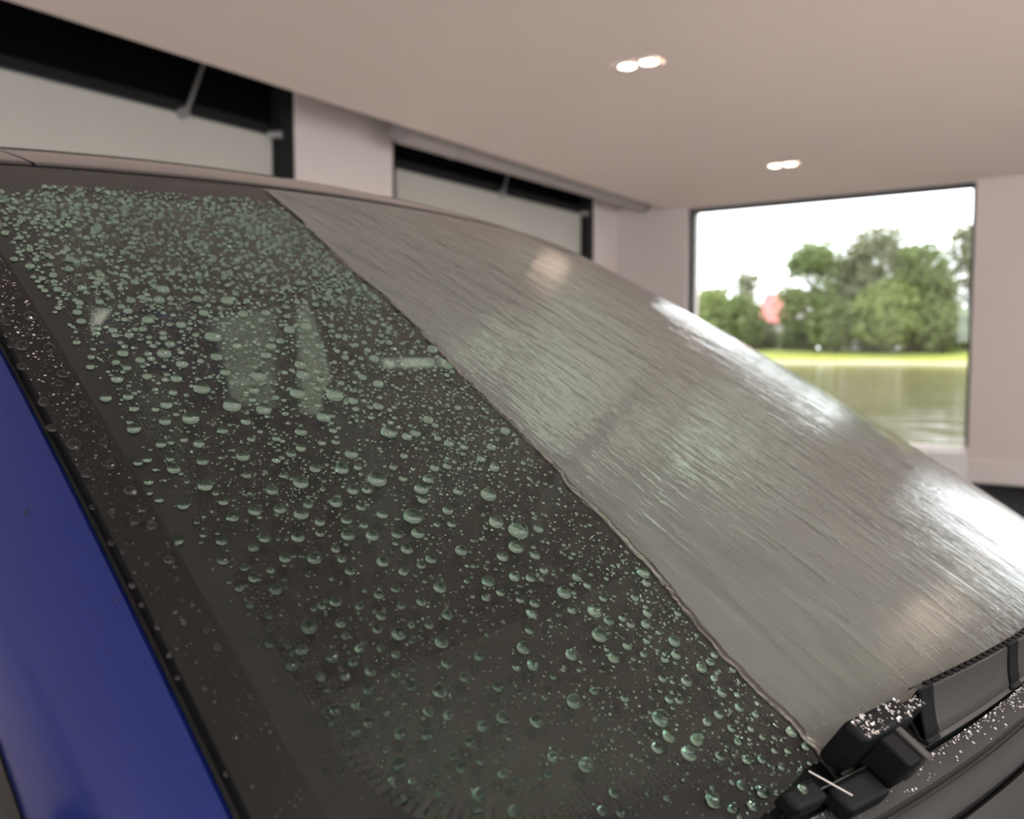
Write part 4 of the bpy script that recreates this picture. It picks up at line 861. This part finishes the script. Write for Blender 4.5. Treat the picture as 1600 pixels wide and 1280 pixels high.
merge('water_beads', rest[:mist0], 16, 6, (84, 78, 90), M_DROP, 'countless small beads of water between the larger ones on the coated glass', (-.6, .5, EYE))
merge('water_mist', rest[mist0:], 8, 3, (95,), M_DROP, 'fine specks of spray water dusted over the coated glass', (-.6, .5, EYE))
# beads on the black pillar finisher
for o_, v, r in [tuple(float(q) for q in t.split(',')) for t in TDROPS.split()]:
    P, N, O = pillar_frame(-1, v); h = float(np.interp(o_, [q[0] for q in TRIMP[:6]], [q[1] for q in TRIMP[:6]])) + .0001
    put(FLAT[rr.randrange(2)], frame_at(P + o_ * O + h * N, N, rr.uniform(-.5, .5), r / 1000, 1.12, .9, .9), f"{'broad' if r > 3.2 else 'small'} flat water drop on the {'upper' if v > .48 else 'middle' if v > .27 else 'lower'} length of the black trim strip", 'drops on the black pillar trim')
tr = []
for i in range(1500):
    v = g2.uniform(.05, .95); o_ = g2.uniform(.001, .025)
    if g2.uniform() > (.25 + .75 * v): continue
    P, N, O = pillar_frame(-1, v); h = float(np.interp(o_, [q[0] for q in TRIMP[:6]], [q[1] for q in TRIMP[:6]])) + .0001; tr.append((P + o_ * O + h * N, N, .0003 + .0009 * g2.uniform()**3))
merge('water_mist', tr, 8, 3, (60,), M_DROP, 'tiny specks of water on the black trim strip beside the windscreen', (-.6, .3, EYE), M_DROP)
# a few drops on the blue pillar panel and on the wiper
for o_, v, r, w_ in ((.083, .42, .0016, 'lying furthest from the black trim'), (.056, .40, .0018, 'and the largest of those few'), (.036, .288, .0012, 'close to the black trim channel'), (.072, .455, .0010, 'highest up and the faintest')):
    P, N, O = pillar_frame(-1, v); h = float(np.interp(o_, [q[0] for q in BLUEP], [q[1] for q in BLUEP])); put(BLUEBEAD, frame_at(P + o_ * O + (h + .0002) * N, N + O * .5, 0, r), 'tiny lone water drop on the blue panel ' + w_, 'drops on the blue panel')
put(BEADS[0], frame_at(BW(-.722, .012, .0167), normal(-.722, .012), 0, .0028), 'single water bead on the black tip of the wiper blade', 'beads on the wiper')
wd = []
for i in range(95): wd.append((BW(g2.uniform(-.668, -.609), g2.uniform(.0155, .0300), .0386), normal(-.64, .02), .0004 + .0009 * g2.uniform()**2))
for i in range(30): wd.append((BW(g2.uniform(-.603, -.580), g2.uniform(.019, .0262), .0351), normal(-.59, .02), .0004 + .0007 * g2.uniform()**2))
merge('water_mist', wd, 8, 3, (75,), M_DROP, 'sparkling water specks on top of the wiper connector block', (-.15, .55, EYE), M_DROP)
cd = []
for i in range(420):
    s = g2.uniform(-.75, -.2); d = abs(g2.normal()) * .002 + .0008 if g2.uniform() < .8 else g2.uniform(.003, .014); P = surf(s, 0.); N = normal(s, 0.); D = surf(s, -.01) - P; D /= np.linalg.norm(D); cd.append((P + d * D + float(np.interp(d, [.0005, .003, .0145], [.0036, .0043, .0031])) * N, N, .0004 + .0008 * g2.uniform()**2))
merge('water_mist', cd, 8, 3, (80,), M_DROP, 'water specks along the edge of the plastic cowl panel below the glass', (-.1, .6, EYE), M_DROP)
